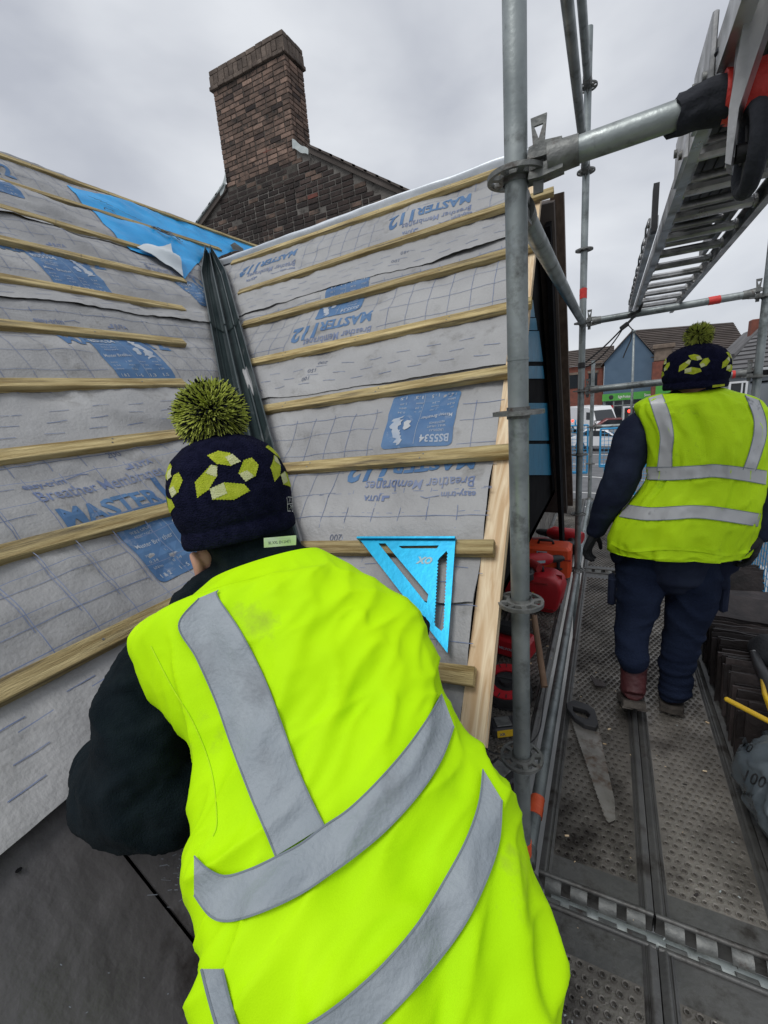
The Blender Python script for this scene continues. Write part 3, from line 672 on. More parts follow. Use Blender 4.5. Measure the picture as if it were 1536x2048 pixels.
while z < zt_ - .01:
    for face in (0, 1):
        ln = (cx1 - cx0) if face == 0 else cyd; x = 0.0; first = True
        while x < ln - .03:
            l = .215 if not (first and c % 2) else .1025
            if face == 1 and c % 2 == 0 and first: l = .1025
            if random.random() < .08 and not first: l = .1025
            l = min(l, ln - x); first = False
            if l > .03:
                rm = random.random(); m_ = 'brick' if rm < .93 else 'brickdark'
                if face == 0: brick(cx0 + x + .002, YC - .006 + random.uniform(-.003, .003), z, round(max(l - .004, .04), 3), chim, m_)
                else: brick(cx1 + .006 + random.uniform(-.003, .003), YC + x, z, round(max(l - .004, .04), 3), chim, m_, rot=math.pi / 2)
            x += l + .010
    z += .075; c += 1
# corbelled cap: one projecting ledge course, a soldier course and a slightly stepped-in coping
for (dz, off, hh, l_) in ((.0, .045, .06, .215), (.065, .028, .15, .105), (.225, .022, .07, .215)):
    for face in (0, 1):
        ln = (cx1 - cx0 + 2 * off) if face == 0 else cyd + 2 * off - .122; x = 0
        while x < ln - .03:
            l = min(l_ if random.random() > .12 else .15, ln - x); mbk = MB(); mbk.box((0, 0, 0), (max(l - .007, .03), .12, hh), bev=.006); me = bpy.data.meshes.new('brick'); me.from_pydata(mbk.v, [], mbk.f); me.materials.append(M['brickcap'])
            o = bpy.data.objects.new('brick', me); COL.objects.link(o); o.parent = chim; pl = wloc(chim); bcount[0] += 1
            jz = random.uniform(-.006, .006)
            if face == 0: o.location = (cx0 - off + x - pl[0], YC - off - pl[1], zt_ + dz - pl[2] + jz)
            else: o.location = (cx1 + off - pl[0], YC - off + .122 + x - pl[1], zt_ + dz - pl[2] + jz); o.rotation_euler[2] = math.pi / 2
            x += l
mb = MB(); mb.box((cx0 - .01, YC - .01, zt_), (cx1 + .01, YC + cyd + .02, zt_ + .280)); mb.build('cap', M['brickcap'], chim)
# gable wall bricks: the nearest ones below the chimney are single, the rest one joined part
rest = MB(); z = 3.4; c = 0; cand = []
while z < ridz:
    x = wx0 + (.11 if c % 2 else 0)
    while x < wx1:
        l = .215 if random.random() > .16 else .10
        if z + .07 < min(verge_z(x), verge_z(x + l)) - .04 and random.random() > .02:
            cand.append((x, z, l))
        x += l + .018
    z += .083; c += 1
cand.sort(key=lambda q: abs(q[0] + 4.6) + abs(q[1] - 5.2))
nb = max(0, 296 - bcount[0])
for i, (x, z, l) in enumerate(cand):
    rm = random.random(); m_ = 'brickred' if rm < .006 else ('brick' if rm < .14 else 'brickdark')
    if i < nb: brick(x, YC + random.uniform(-.004, .004), z, round(l, 3), wallo, m_)
    else: rest.cur = {'brick': 0, 'brickdark': 1, 'brickred': 2}[m_]; y = YC + random.uniform(-.004, .004); jz = random.uniform(-.003, .003); rest.box((x, y, z + jz), (x + l, y + .05, z + .066 + jz), bev=.006)
rest.build('brickwork', [M['brick'], M['brickdark'], M['brickred']], wallo, kind='stuff')
# roof slope with verge tiles
ntile = 0
for side in (1, -1):
    x = -3.74 * K - .05 if side > 0 else cx0 - .02
    while (x < wx1 if side > 0 else x > wx0):
        z = verge_z(x) + .03; sl_ = .64 if side > 0 else .53; m = MB(); dx = .20 * side; dz = -.20 * sl_
        a = np.array([x, YC - .06, z + .025]); b = np.array([x + dx * 1.25, YC - .06, z + dz * 1.25 + .03]); 
        w = np.array([0, .42, 0]); t = np.array([0, 0, -.03 if side > 0 else -.022])
        m.add([a, b, b + w, a + w, a + t, b + t * 1.4, b + w + t, a + w + t], [(0, 1, 2, 3), (7, 6, 5, 4), (0, 4, 5, 1), (1, 5, 6, 2), (2, 6, 7, 3), (3, 7, 4, 0)])
        m.build('roof_tile', M['tilebrown'] if side > 0 else M['lead'], house, fix=True); x += dx
mb = MB()
for side in (1, -1):
    xs = (-3.74 * K - .05, wx1) if side > 0 else (cx0, wx0)
    p = [(xs[0], verge_z(xs[0]) + .02), (xs[1], verge_z(xs[1]) + .02), (xs[1], verge_z(xs[1]) - .07), (xs[0], verge_z(xs[0]) - .07)]
    mb.prism(p, lambda x, z, t: (x, t, z), YC - .035, YC + 5.5)
mb.build('verge', M['tilebrown'], house, fix=True)
mb = MB(); lx = cx1 - .02
def lf(a, b): return (lx + .30 * a, YC - .03 - .008 * math.sin(a * 6) - .02 * b, verge_z(-3.74 * K) + .26 - .24 * a - (.15 - .06 * a) * b + .012 * math.sin(a * 9))
mb.grid(lf, 10, 5); mb.build('lead_flashing', M['lead'], house, smooth=True)
mb = MB(); mb.grid(lambda a, b: (cx0 - .16 + .2 * a, YC - .03 - .01 * b, verge_z(cx0) + .02 + .2 * a * a - .15 * b), 8, 4); mb.build('lead_flashing', M['lead'], house, smooth=True)
# ------------------------------------------------------------------ scaffold
XI, XO = -.195, .895; YN, YF, YG = 1.128, 3.905, 6.68
RT = .02415
def rosette(mb, x, y, z, r=.061, t=.0048):
    n = 40
    def ring(r0, r1, dz):
        vs = []
        for zz in (z - dz, z + dz):
            for rr in (r0, r1):
                for j in range(n): a = 2 * math.pi * j / n; vs.append((x + rr * math.cos(a), y + rr * math.sin(a), zz))
        fs = []
        for j in range(n):
            q = (j + 1) % n; fs += [(j, q, n + q, n + j)[::-1], (2 * n + j, 2 * n + q, 3 * n + q, 3 * n + j), (n + j, n + q, 3 * n + q, 3 * n + j), (j, q, 2 * n + q, 2 * n + j)[::-1]]
        mb.add(vs, fs)
    ring(RT - .001, .036, t); ring(.053, r, t)
    for k in range(8):
        a = k * math.pi / 4 + math.pi / 8; w = .0055 if k % 2 else .007
        M_ = Matrix.Translation((x, y, z)) @ Matrix.Rotation(a, 4, 'Z'); mb.box((.034, -w, -t * .9), (.055, w, t * .9), M_)
    mb.tube([(x, y, z - .014), (x, y, z + .014)], RT + .0035, 20, cap=False)
def standard(x, y, z0, z1, levels, label, joint=None, off=0):
    root = empty('scaffold_standard', (x, y, z0), label, 'scaffold tube', 'upright scaffold standards')
    mb = MB(); mb.pipe((x, y, z0), (x, y, z1), RT, RT - .0032, 28)
    if joint: mb.pipe((x, y, joint - .004), (x, y, joint + .001), RT + .0012, RT - .002, 28)
    mb.build('upright_tube', M['galv'], root, smooth=True, angle=40)
    for z in levels:
        mb = MB(); rosette(mb, x, y, z + off); mb.build('rosette', M['galvdark'], root, smooth=True, angle=35)
    return root
sn = standard(XI, YN, GND, 4.4, [2.0, 1.5, 1.0, .5, 0, -.5, 2.5 + .0, 3.0, 3.5], 'near upright galvanised scaffold tube with wheel-like rosettes in the middle of the picture', 1.60, -.025)
sf = standard(XI, YF, GND, 3.83, [3.5, 3.0, 2.5, 2.0, 1.5, 1.0, .5, 0], 'inner upright scaffold tube at the end of the first bay, its top against the sky', 1.16)
sg = standard(XI + .0, YG, GND, 1.86, [1.5, 1.0, .5, 0], 'short upright scaffold tube furthest away, behind the inner far tube', None)
sr = standard(XO, YF, GND, 3.2, [2.0, 1.5, 1.0, .5, 0], 'outer upright scaffold tube cut by the right edge of the picture', None)
sr2 = standard(XO, YG, GND, 2.1, [1.5, 1.0, .5, 0], 'outer upright scaffold tube of the furthest bay, hidden behind the walking man', None)
sr3 = standard(XO, YN, GND, 4.0, [2.0, 1.5, 1.0, .5, 0], 'outer near upright scaffold tube holding the ladder end of the thick transom', None)
def wedge(mb, p, d, h=.125, top=.085):
    """flat wedge with a triangular eye standing in a ledger head at p, blade along d"""
    d = nrm(d); s_ = nrm(np.cross(d, [0, 0, 1])); w = .016
    def f(x, y, t): return np.array(p) + d * x + np.array([0, 0, 1]) * y + s_ * t
    o = [(-.011, -.055), (.009, -.055), (w, top), (-w, top)]; hl = [(-.009, top - .016), (.009, top - .016), (.0, top - .040)]
    # outer plate with eye: build as polygons around the hole
    P_ = [o[3], o[2], (w * .72, top - .05), (-w * .72, top - .05)]
    for quad in ([o[3], o[2], hl[1], hl[0]], [o[2], P_[2], hl[2], hl[1]], [o[3], hl[0], hl[2], P_[3]], [P_[3], hl[2], P_[2]], [P_[3], P_[2], o[1], o[0]]): mb.prism(quad, f, -.003, .003)
def ledger(a, b, name, label, cat='scaffold tube', group='horizontal scaffold tubes', r=RT, heads=(1, 1)):
    a = np.array(a, float); b = np.array(b, float); d = nrm(b - a); root = empty(name, a, label, cat, group)
    mb = MB(); mb.tube([a + d * .085, b - d * .085], r, 24); mb.build('tube', M['galv'], root, smooth=True, angle=50)
    for p, s_, on in ((a, 1, heads[0]), (b, -1, heads[1])):
        if not on: continue
        mb = MB(); dd = d * s_; sd = nrm(np.cross(dd, [0, 0, 1])); up = np.cross(sd, dd)
        def f(x, y, t): return p + dd * x + up * y + sd * t
        for y0, y1 in ((.007, .028), (-.030, -.007)): mb.prism([(.026, y0), (.050, y0 - .002), (.095, -.028 if y0 < 0 else y0 - .004), (.095, y1 if y0 < 0 else .027), (.055, y1 + (.004 if y0 > 0 else 0)), (.03, y1)], f, -.019, .019)
        mb.tube([p + dd * .066, p + dd * .125], [r + .006, r + .003], 18); mb.build('ledger_head', M['galvdark'], root, smooth=True, angle=30)
        mb = MB(); wedge(mb, p + dd * .047, dd); mb.build('wedge', M['galvdark'], root, fix=True)
    return root
ledger((XI, YN, 1.985), (XO, YN, 2.03), 'scaffold_transom', 'thick near scaffold tube running up to the right, wrapped in black foam and red tape')
ledger((XI, YF, 2.0), (XO, YF, 2.03), 'scaffold_transom', 'far overhead cross tube carrying the end of the ladder, one red tape band on it')
ledger((XI, YF, 1.5), (XO, YF, 1.53), 'scaffold_transom', 'cross tube level with the walking man\'s bobble hat')
ledger((XI, YG, 1.0), (XO, YG, 1.0), 'scaffold_transom', 'low far cross tube that the blue mesh guard hooks over')
ledger((XI, YN, 1.93), (XI, YF, 2.0), 'scaffold_ledger', 'sloping-looking side tube from the near joint down to the far upright')
ledger((XI, YN, 2.975), (XI, YF, 3.0), 'scaffold_ledger', 'lower and thicker of the two side tubes leaving the top of the picture')
ledger((XI, YN, 3.475), (XI, YF, 3.5), 'scaffold_ledger', 'upper and thinner of the two side tubes leaving the top of the picture')
ledger((XI, YN, -.015), (XI, YF, -.005), 'scaffold_ledger', 'side tube lying along the deck edge with an orange tape band, beside the saw')
ledger((XI, YF, -.005), (XI, YG, 0), 'scaffold_ledger', 'side tube at deck level in the far bay')
ledger((XO, YF, 1.0), (XO, YG, 1.0), 'scaffold_ledger', 'outer hand rail of the far bay')
ledger((XO, YN, 1.0), (XO, YF, 1.0), 'scaffold_ledger', 'outer hand rail beside the walking man, outside the picture')
ledger((XO, YN, 0), (XO, YF, 0), 'scaffold_ledger', 'outer side tube under the stacked slates')
for y in (YN, YF, YG):
    ledger((XI, y, -.045), (XO, y, -.045), 'deck_transom', {YN: 'cross tube showing between the deck hooks in the near gap', YF: 'cross tube under the deck joint by the far upright', YG: 'cross tube under the deck of the furthest bay'}[y], group='cross tubes under the decks', heads=(0, 0))
# tape bands and foam on the tubes
def band(p, q, r, mat, name, label, cat='tape', rough_=.0012, par=None):
    mb = MB(); n = 10; p = np.array(p, float); q = np.array(q, float); k = 20
    t = nrm(q - p); up = np.array([0, 0, 1.]) if abs(t[2]) < .9 else np.array([1., 0, 0]); a = nrm(np.cross(up, t)); b = np.cross(t, a)
    def f(x, y): th = 2 * math.pi * x; rr = r + rough_ * (1 + noi(math.cos(th) * 3 + p[1], math.sin(th) * 3, y * 6)) * 1.3; return p + (q - p) * (y + .03 * math.sin(th * 2 + 1)) + (a * math.cos(th) + b * math.sin(th)) * rr
    mb.grid(f, k, n, closed=True)
    for y in (0, 1): mb.grid(lambda x, z: (lambda o: p + (q - p) * (y + .03 * math.sin(4 * math.pi * x + 1)) + (np.array(o) - (p + (q - p) * (y + .03 * math.sin(4 * math.pi * x + 1)))) * (1 - .25 * z))(f(x, y)), k, 1, closed=True)
    o = mb.build(name, mat, par, smooth=True)
    if par is None: tag(o, label, cat); centred(o)
    return o
d0 = np.array([XI, YN, -.015]); d1 = np.array([XI, YF, -.005])
def along(a, b, t): return np.array(a) + (np.array(b) - np.array(a)) * t
band(along(d0, d1, .092), along(d0, d1, .122), RT + .001, M['tapeor'], 'tape_band', 'orange-red tape band round the tube along the deck edge, just behind the near upright')
band((XI, YN, .115), (XI, YN, .165), RT + .001, M['tapeor'], 'tape_band', 'orange-red tape band low on the near upright tube, half hidden by the yellow vest')
tb0 = np.array([XI, YF, 2.0]); tb1 = np.array([XO, YF, 2.03])
band(along(tb0, tb1, .715), along(tb0, tb1, .775), RT + .001, M['tape'], 'tape_band', 'red tape band on the far overhead cross tube under the ladder')
band((XI, YF, 2.17), (XI, YF, 2.24), RT + .0006, M['tape'], 'tape_band', 'faded red tape band high on the far inner upright tube')
band(along((XI, YF, 1.5), (XO, YF, 1.53), .87), along((XI, YF, 1.5), (XO, YF, 1.53), .895), RT + .0006, M['tape'], 'tape_band', 'thin pink-red tape band on the cross tube right of the bobble hat')
tn0 = np.array([XI, YN, 1.985]); tn1 = np.array([XO, YN, 2.03])
# foam sleeve with torn edge
mb = MB(); fa, fb_ = along(tn0, tn1, .262), along(tn0, tn1, .345)
def ff(x, y):
    th = 2 * math.pi * x; c = fa + (fb_ - fa) * (y + (.16 * noi(x * 6, 2.) - .10 * math.cos(th)) * (1 - y)); rr = RT + .007 + .006 * noi(math.cos(th) * 2, math.sin(th) * 2, y * 3) + .006 * y
    return c + np.array([0, math.cos(th), math.sin(th)]) * rr
mb.grid(ff, 28, 14, closed=True)
mb.grid(lambda x, y: ff(x, 0) - np.array([0, math.cos(2 * math.pi * x), math.sin(2 * math.pi * x)]) * .007 * y, 28, 1, closed=True)
tag(centred(mb.build('foam_sleeve', M['rubber'], None, smooth=True)), 'torn black foam sleeve round the near transom beside the red tape', 'foam')
mb = MB(); ga, gb = along(tn0, tn1, .33), along(tn0, tn1, .50)
def fg(x, y):
    th = 2 * math.pi * x; rr = RT + .016 + .003 * noi(math.cos(th) * 4, math.sin(th) * 4, y * 9) + .0016 * math.sin(y * 31 + 2 * math.sin(th) + 3 * noi(y * 4, 1.))
    return ga + (gb - ga) * y + np.array([0, math.cos(th), math.sin(th)]) * rr
mb.grid(fg, 28, 50, closed=True); mb.grid(lambda x, y: fg(x, 0) - np.array([0, math.cos(2 * math.pi * x), math.sin(2 * math.pi * x)]) * .012 * y, 28, 1, closed=True)
tag(centred(mb.build('tape_wrap', M['tape'], None, smooth=True)), 'thick wrap of red tape round the near transom where the ladder hangs', 'tape')
# steel decks --------------------------------------------------------------
def deck_meshes(Ln, W=.323):
    p = .0275; nx = int((W - .062) / p); ny = int((Ln - .25) / p); x0 = -nx * p / 2; y0 = .125
    vs = []; fs = []; h = p / 2
    sq = [(-h, -h), (0, -h), (h, -h), (h, 0), (h, h), (0, h), (-h, h), (-h, 0)]
    for j in range(ny):
        odd = j % 2; cy = y0 + (j + .5) * p
        if odd:
            for xa_ in (x0, x0 + (nx - .5) * p): q = len(vs); vs += [(xa_, cy - h, 0), (xa_ + h, cy - h, 0), (xa_ + h, cy + h, 0), (xa_, cy + h, 0)]; fs.append((q, q + 1, q + 2, q + 3))
        for i in range(nx - odd):
            cx = x0 + (i + .5 + .5 * odd) * p; big = (i + j // 2) % 2 == 0; r1, r2 = (.0106, .0064) if big else (.0094, .0046); up = .0042 if big else .0048
            b = len(vs); vs += [(cx + a, cy + c, 0) for a, c in sq]
            for r, z in ((r1, 0), ((r1 + r2) / 2 + .0008, up), (r2, up * .8), (r2 * .9, -.013)):
                for k in range(8): a = R_(-135 + 45 * k); vs.append((cx + r * math.cos(a), cy + r * math.sin(a), z))
            for q in range(4):
                o = b + q * 8
                for k in range(8): k2 = (k + 1) % 8; fs.append((o + k, o + k2, o + 8 + k2, o + 8 + k))
    perf = (vs, fs); y1 = y0 + ny * p; xa, xb = x0, x0 + nx * p
    m = MB()
    # plain ends
    for a, b in ((.052, y0), (y1, Ln - .052)): m.add([(xa, a, 0), (xb, a, 0), (xb, b, 0), (xa, b, 0)], [(0, 1, 2, 3)])
    # underside skirt of the plate is left to the rims
    for s_ in (1, -1):
        e = abs(xa); pr = [(e, 0), (e + .003, .001), (e + .005, .005), (e + .008, .006), (e + .011, .0015), (e + .013, .002), (e + .015, .008), (e + .020, .010), (e + .0245, .008), (W / 2, .003), (W / 2, -.06), (W / 2 - .003, -.06), (W / 2 - .004, -.004), (e, -.003)]
        k = len(pr); n = 14; q = []
        for j in range(n + 1):
            y = .045 + (Ln - .09) * j / n
            for x, z in pr: q.append((s_ * (x + .0009 * noi(y * 5, x * 50, s_)), y, z + .0009 * noi(y * 7, x * 90, s_ + 4)))
        m.add(q, [tuple([j * k + i, j * k + k + i, j * k + k + i + 1, j * k + i + 1][::s_]) for j in range(n) for i in range(k - 1)])
    rim = m; bars = []
    for y in (.046, Ln - .046):
        m2 = MB(); bars.append(m2); m2.tube([(-W / 2 + .002, y, .002), (W / 2 - .002, y, .002)], .008, 10); m2.box((-W / 2 + .003, y - .004, -.06), (W / 2 - .003, y + .004, .002))
    hooks = []
    for end in (0, 1):
        for x in (-.115, -.04, .04, .115):
            mh = MB(); yy = .046 if end == 0 else Ln - .046; dr = -1 if end == 0 else 1
            def f(a, b): th = a * math.pi * .72; return (x - .024 + .048 * b, yy + dr * (.008 + .030 * math.sin(th) + .0), -.030 + .0315 * math.cos(th) - (.0 if a < .8 else .0))
            def f2(a, b): q = f(a, b); return (q[0], q[1] - dr * .004 * math.sin(a * 2.2), q[2] - .004 * math.cos(a * 2.2))
            mh.grid(f, 8, 1); mh.grid(f2, 8, 1, flip=True); mh.box((x - .024, min(yy, yy + dr * .012), -.004), (x + .024, max(yy, yy + dr * .012), .0017)); hooks.append(mh)
    return perf, rim, bars, hooks
PF = {}
def deck_board(x, y, label, rz=0, Ln=2.78):
    root = empty('deck_board', (x, y, 0), label, 'scaffold board', 'perforated steel scaffold decks')
    if Ln not in PF:
        perf, rim, bars, hooks = deck_meshes(Ln); PF[Ln] = []
        mb = MB(); mb.add(*perf); PF[Ln].append(('perforated_plate', mb.build('perforated_plate', M['deck'], root, local=True)))
        PF[Ln].append(('side_rims', rim.build('side_rims', M['deckrim'], root, local=True, smooth=True, angle=50)))
        
        for bar in bars: PF[Ln].append(('end_bar', bar.build('end_bar', M['deckrim'], root, local=True, smooth=True, angle=40)))
        for h in hooks: PF[Ln].append(('hook', h.build('hook', M['galvdark'], root, local=True, smooth=True, angle=40)))
        PF[Ln][0][1]['kind'] = 'stuff'
    else:
        for nme, o in PF[Ln]:
            c = o.copy(); COL.objects.link(c); c.parent = root
    return root
X1, X2, X3 = .008, .334, .660
names = {(X1, 0): 'left walkway deck with the saw lying on it', (X2, 0): 'second walkway deck with bright light showing through its holes', (X3, 0): 'walkway deck under the stacked slates at the right',
         (X1, -1): 'near left deck in the bottom corner, partly behind the yellow vest', (X2, -1): 'near right deck at the very bottom of the picture', (X3, -1): 'near outer deck beside the bag, mostly outside the picture',
         (X1, 1): 'far left deck beyond the walking man\'s hand', (X2, 1): 'far middle deck behind the walking man', (X3, 1): 'far outer deck beyond the slates'}
for (x, k), t in names.items(): deck_board(x, YN + 2.777 * k, 'perforated steel ' + t)
XD = -.395
deck_board(XD - .01, YN, 'narrow inner steel deck carrying the red tools below the verge'); deck_board(XD - .01, YF, 'inner steel deck of the far bay behind the red tools'); deck_board(XD - .01, YN - 2.777, 'inner steel deck under the bending worker')
deck_board(XD - .34, YN, 'inmost steel deck close to the gable wall'); deck_board(XD - .34, YN - 2.777, 'inmost steel deck beside the bending worker')
# ------------------------------------------------------------------ ladder lying over the two overhead tubes
ZL = 2.075; lx0, lx1 = .165, .425
lad = empty('roof_ladder', (.3, .4, ZL), 'scuffed aluminium roof ladder with wheels lying overhead across the scaffold tubes', 'ladder')
for x in (lx0, lx1):
    mb = MB()
    mb.prism([(-.012, -.030), (.012, -.030), (.012, -.024), (-.006, -.021), (-.006, .021), (.012, .024), (.012, .030), (-.012, .030)], lambda a, b, t: ((x + (a if x == lx0 else -a)), t, ZL + b + .0), .35, 4.45)
    mb.build('stile', M['alu'], lad, fix=True)
for x in (lx0 + .030, lx1 - .030):
    mb = MB(); mb.prism([(-.010, -.028), (.010, -.028), (.010, .028), (-.010, .028)], lambda a, b, t: (x + a, t, ZL + .062 + b), .25, 2.95); mb.build('upper_stile', M['alu'], lad, fix=True)
y = .55
while y < 4.4:
    mb = MB(); k = 10; pts = []
    for j in range(16): a = 2 * math.pi * j / 16; r = .0155 + (.0012 if j % 2 else -.0008); pts.append((r * math.cos(a), r * math.sin(a)))
    mb.prism(pts, lambda a, b, t: (t, y + a, ZL + b), lx0 + .008, lx1 - .008)
    for x in (lx0 + .014, lx1 - .014): mb.tube([(x - .006, y, ZL), (x + .006, y, ZL)], .021, 14)
    mb.build('rung', M['alu'], lad, fix=True, smooth=True, angle=25); y += .25
y = .42
while y < 2.9:
    mb = MB(); mb.tube([(lx0 + .03, y, ZL + .065), (lx1 - .03, y, ZL + .065)], .0145, 12); mb.build('rung', M['alu'], lad, smooth=True, angle=40); y += .25
mb = MB(); mb.box((lx0 + .045, .75, ZL + .094), (lx1 - .045, 2.75, ZL + .104))
for q in range(6): mb.box((lx0 + .05 + q * .030, .75, ZL + .088), (lx0 + .056 + q * .030, 2.75, ZL + .094))
mb.build('tread_board', M['aludark'], lad)
# bracket plates with rivets on the near stile, ridge hook handle and wheel
mb = MB()
for yy in (1.25, 1.55): mb.box((lx0 - .022, yy - .10, ZL - .036), (lx0 - .012, yy + .10, ZL + .075), bev=.002)
mb.build('joint_plate', M['alu'], lad)
for yy, zz in ((1.18, -.01), (1.32, .04), (1.50, -.01), (1.62, .04), (.95, .02)):
    mb = MB(); mb.tube([(lx0 - .028, yy, ZL + zz), (lx0 - .012, yy, ZL + zz)], .010, 12); mb.build('bolt', M['galvdark'], lad, smooth=True, angle=40)
mb = MB(); wc = tuple(onX(1500, 302, lx0 + .035))
def whl(a, b):
    th = 2 * math.pi * a; ph = 2 * math.pi * b; r = .058 + .013 * math.cos(ph); return (wc[0] + .014 * math.sin(ph), wc[1] + r * math.cos(th), wc[2] + r * math.sin(th))
mb.grid(whl, 40, 10); w_ = mb.build('wheel', M['rubber'], lad, smooth=True, fix=True)
mb = MB()
for k in range(5):
    th = 2 * math.pi * k / 5; mb.tube([wc, (wc[0], wc[1] + .054 * math.cos(th), wc[2] + .054 * math.sin(th))], .007, 8)
mb.tube([(wc[0] - .02, wc[1], wc[2]), (wc[0] + .02, wc[1], wc[2])], .014, 14); mb.build('wheel_spokes', M['black'], w_, smooth=True, angle=40)
mb = MB(); mb.prism([(-.02, -.01), (.02, -.01), (.016, .16), (-.016, .16)], lambda a, b, t: (wc[0] - .030 + t, wc[1] + a + .0, wc[2] + b), 0, .006); mb.build('wheel_arm', M['alu'], lad, fix=True)
mb = MB(); q = [onY(x, y, 1.02) for x, y in [(1500, -30), (1540, -30), (1540, 30), (1478, 215), (1462, 330), (1450, 326), (1458, 215)]]; mb.add(list(q) + [p + np.array([.012, .05, 0]) for p in q], [(0, 1, 2, 3), (3, 4, 5, 6), (0, 3, 6), (7, 8, 9, 10), (10, 11, 12, 13), (7, 10, 13)] + [(i, (i + 1) % 7, 7 + (i + 1) % 7, 7 + i) for i in range(7)]); mb.build('hook_plate', M['alu'], lad, fix=True)
# ridge hook: rubber-tipped bent tube
hk = [tuple(onY(x, y, 1.14)) for x, y in [(1440, 200), (1443, 150), (1444, 110), (1452, 92), (1472, 78), (1500, 72), (1530, 70)]]
mb = MB(); mb.tube(hk[:3], .009, 12); mb.build('hook_arm', M['alu'], lad, smooth=True, angle=50)
mb = MB(); mb.tube(hk[2:], .013, 12); mb.build('hook_grip', M['rubber'], lad, smooth=True, angle=50)
# hinged black foot near the middle
mb = MB(); mb.prism([(-.02, -.02), (.02, -.02), (.022, .12), (-.018, .13)], lambda a, b, t: (lx0 - .05 + t, 2.02 + a, ZL - .02 + b), 0, .018); mb.build('pivot_foot', M['black'], lad, fix=True)
mb = MB()
mb.prism([(-.012, -.018), (.012, -.018), (.012, .018), (-.012, .018)], lambda a, b, t: (lx0 - .04 + a, t, ZL - .005 + b), 2.02, 4.1); mb.build('side_channel', M['alu'], lad, fix=True)
y = 2.1
while y < 4.0:
    mb = MB(); mb.tube([(lx0 - .056, y, ZL), (lx0 - .052, y + .004, ZL + .03), (lx0 - .056, y + .12, ZL + .03), (lx0 - .056, y + .124, ZL)], .004, 6); mb.build('wire_guide', M['alu'], lad, smooth=True); y += .24
# black lashing strap from the ladder end to the far upright
mb = MB(); 
def rib(mb, pts, w, t=.0025):
    P = [np.array(p, float) for p in pts]; vs = []; k = len(P)
    for i, p in enumerate(P):
        tt = nrm(P[min(i + 1, k - 1)] - P[max(i - 1, 0)]); s_ = nrm(np.cross(tt, [0, 1, 0])); nn = np.cross(tt, s_)
        for a, b in ((1, 1), (1, -1), (-1, -1), (-1, 1)): vs.append(p + s_ * w / 2 * a + nn * t / 2 * b)
    mb.add(vs, [(i * 4 + j, i * 4 + 4 + j, i * 4 + 4 + (j + 1) % 4, i * 4 + (j + 1) % 4) for i in range(k - 1) for j in range(4)] + [(0, 1, 2, 3), (4 * k - 1, 4 * k - 2, 4 * k - 3, 4 * k - 4)])
def sag(a, b, s_, n=14): a = np.array(a); b = np.array(b); return [a + (b - a) * i / n - np.array([0, 0, s_ * 4 * (i / n) * (1 - i / n)]) for i in range(n + 1)]
bk = np.array([.085, 3.85, 1.93]); q0 = np.array([.155, 3.86, 2.0])
strap = empty('lashing_strap', (0, 3.85, 1.6), 'black lashing strap with a buckle from the ladder end down to the far upright', 'strap')
mb = MB(); rib(mb, sag(q0, bk, .004), .018); rib(mb, sag(bk, (XI + .03, 3.86, 1.71), .012), .011); rib(mb, sag(bk, (XI + .03, 3.875, 1.675), .045), .009)
rib(mb, [(lx0 - .06, YF - .03, 2.0 + .0), (lx0 + .01, YF - .034, 2.02), (lx0 + .03, YF - .05, 2.09), (lx0 + .04, YF - .10, 2.14), (lx0 + .05, YF - .16, 2.11)], .022)
rib(mb, [bk + [.02, 0, .01], bk + [.05, -.02, -.03], bk + [.045, -.02, -.10], bk + [.01, -.02, -.19], bk + [.0, -.02, -.22]], .008)
mb.build('webbing', M['black'], strap)
mb = MB(); mb.box((-.03, -.014, -.016), (.03, .014, .016), Matrix.Translation(V3(bk)) @ Matrix.Rotation(R_(-35), 4, 'Y'), bev=.005); mb.build('buckle', M['black'], strap)
for z in (1.69, 1.70): 
    band((XI, YF, z - .02), (XI, YF, z + .012), RT + .002, M['black'], 'strap_loop', None, par=strap)
# ------------------------------------------------------------------ people
def catmull(P, t):
    P = np.array(P, float); n = len(P) - 1; x = min(max(t, 0), 1) * n; i = min(int(x), n - 1); f = x - i
    p0, p1, p2, p3 = P[max(i - 1, 0)], P[i], P[i + 1], P[min(i + 2, n)]
    return .5 * ((2 * p1) + (-p0 + p2) * f + (2 * p0 - 5 * p1 + 4 * p2 - p3) * f * f + (-p0 + 3 * p1 - 3 * p2 + p3) * f ** 3)
def spline_tube(mb, pts, rs, n=16, k=None, rb=None):
    k = k or len(pts) * 6
    P = [catmull(pts, i / k) for i in range(k + 1)]; r = [float(catmull([[q] for q in rs], i / k)[0]) for i in range(k + 1)]
    b = [float(catmull([[q] for q in rb], i / k)[0]) for i in range(k + 1)] if rb else None
    mb.tube(P, r, n, rb=b); mb.ball(P[0], r[0] * .98, n, 8); mb.ball(P[-1], r[-1] * .98, n, 8)
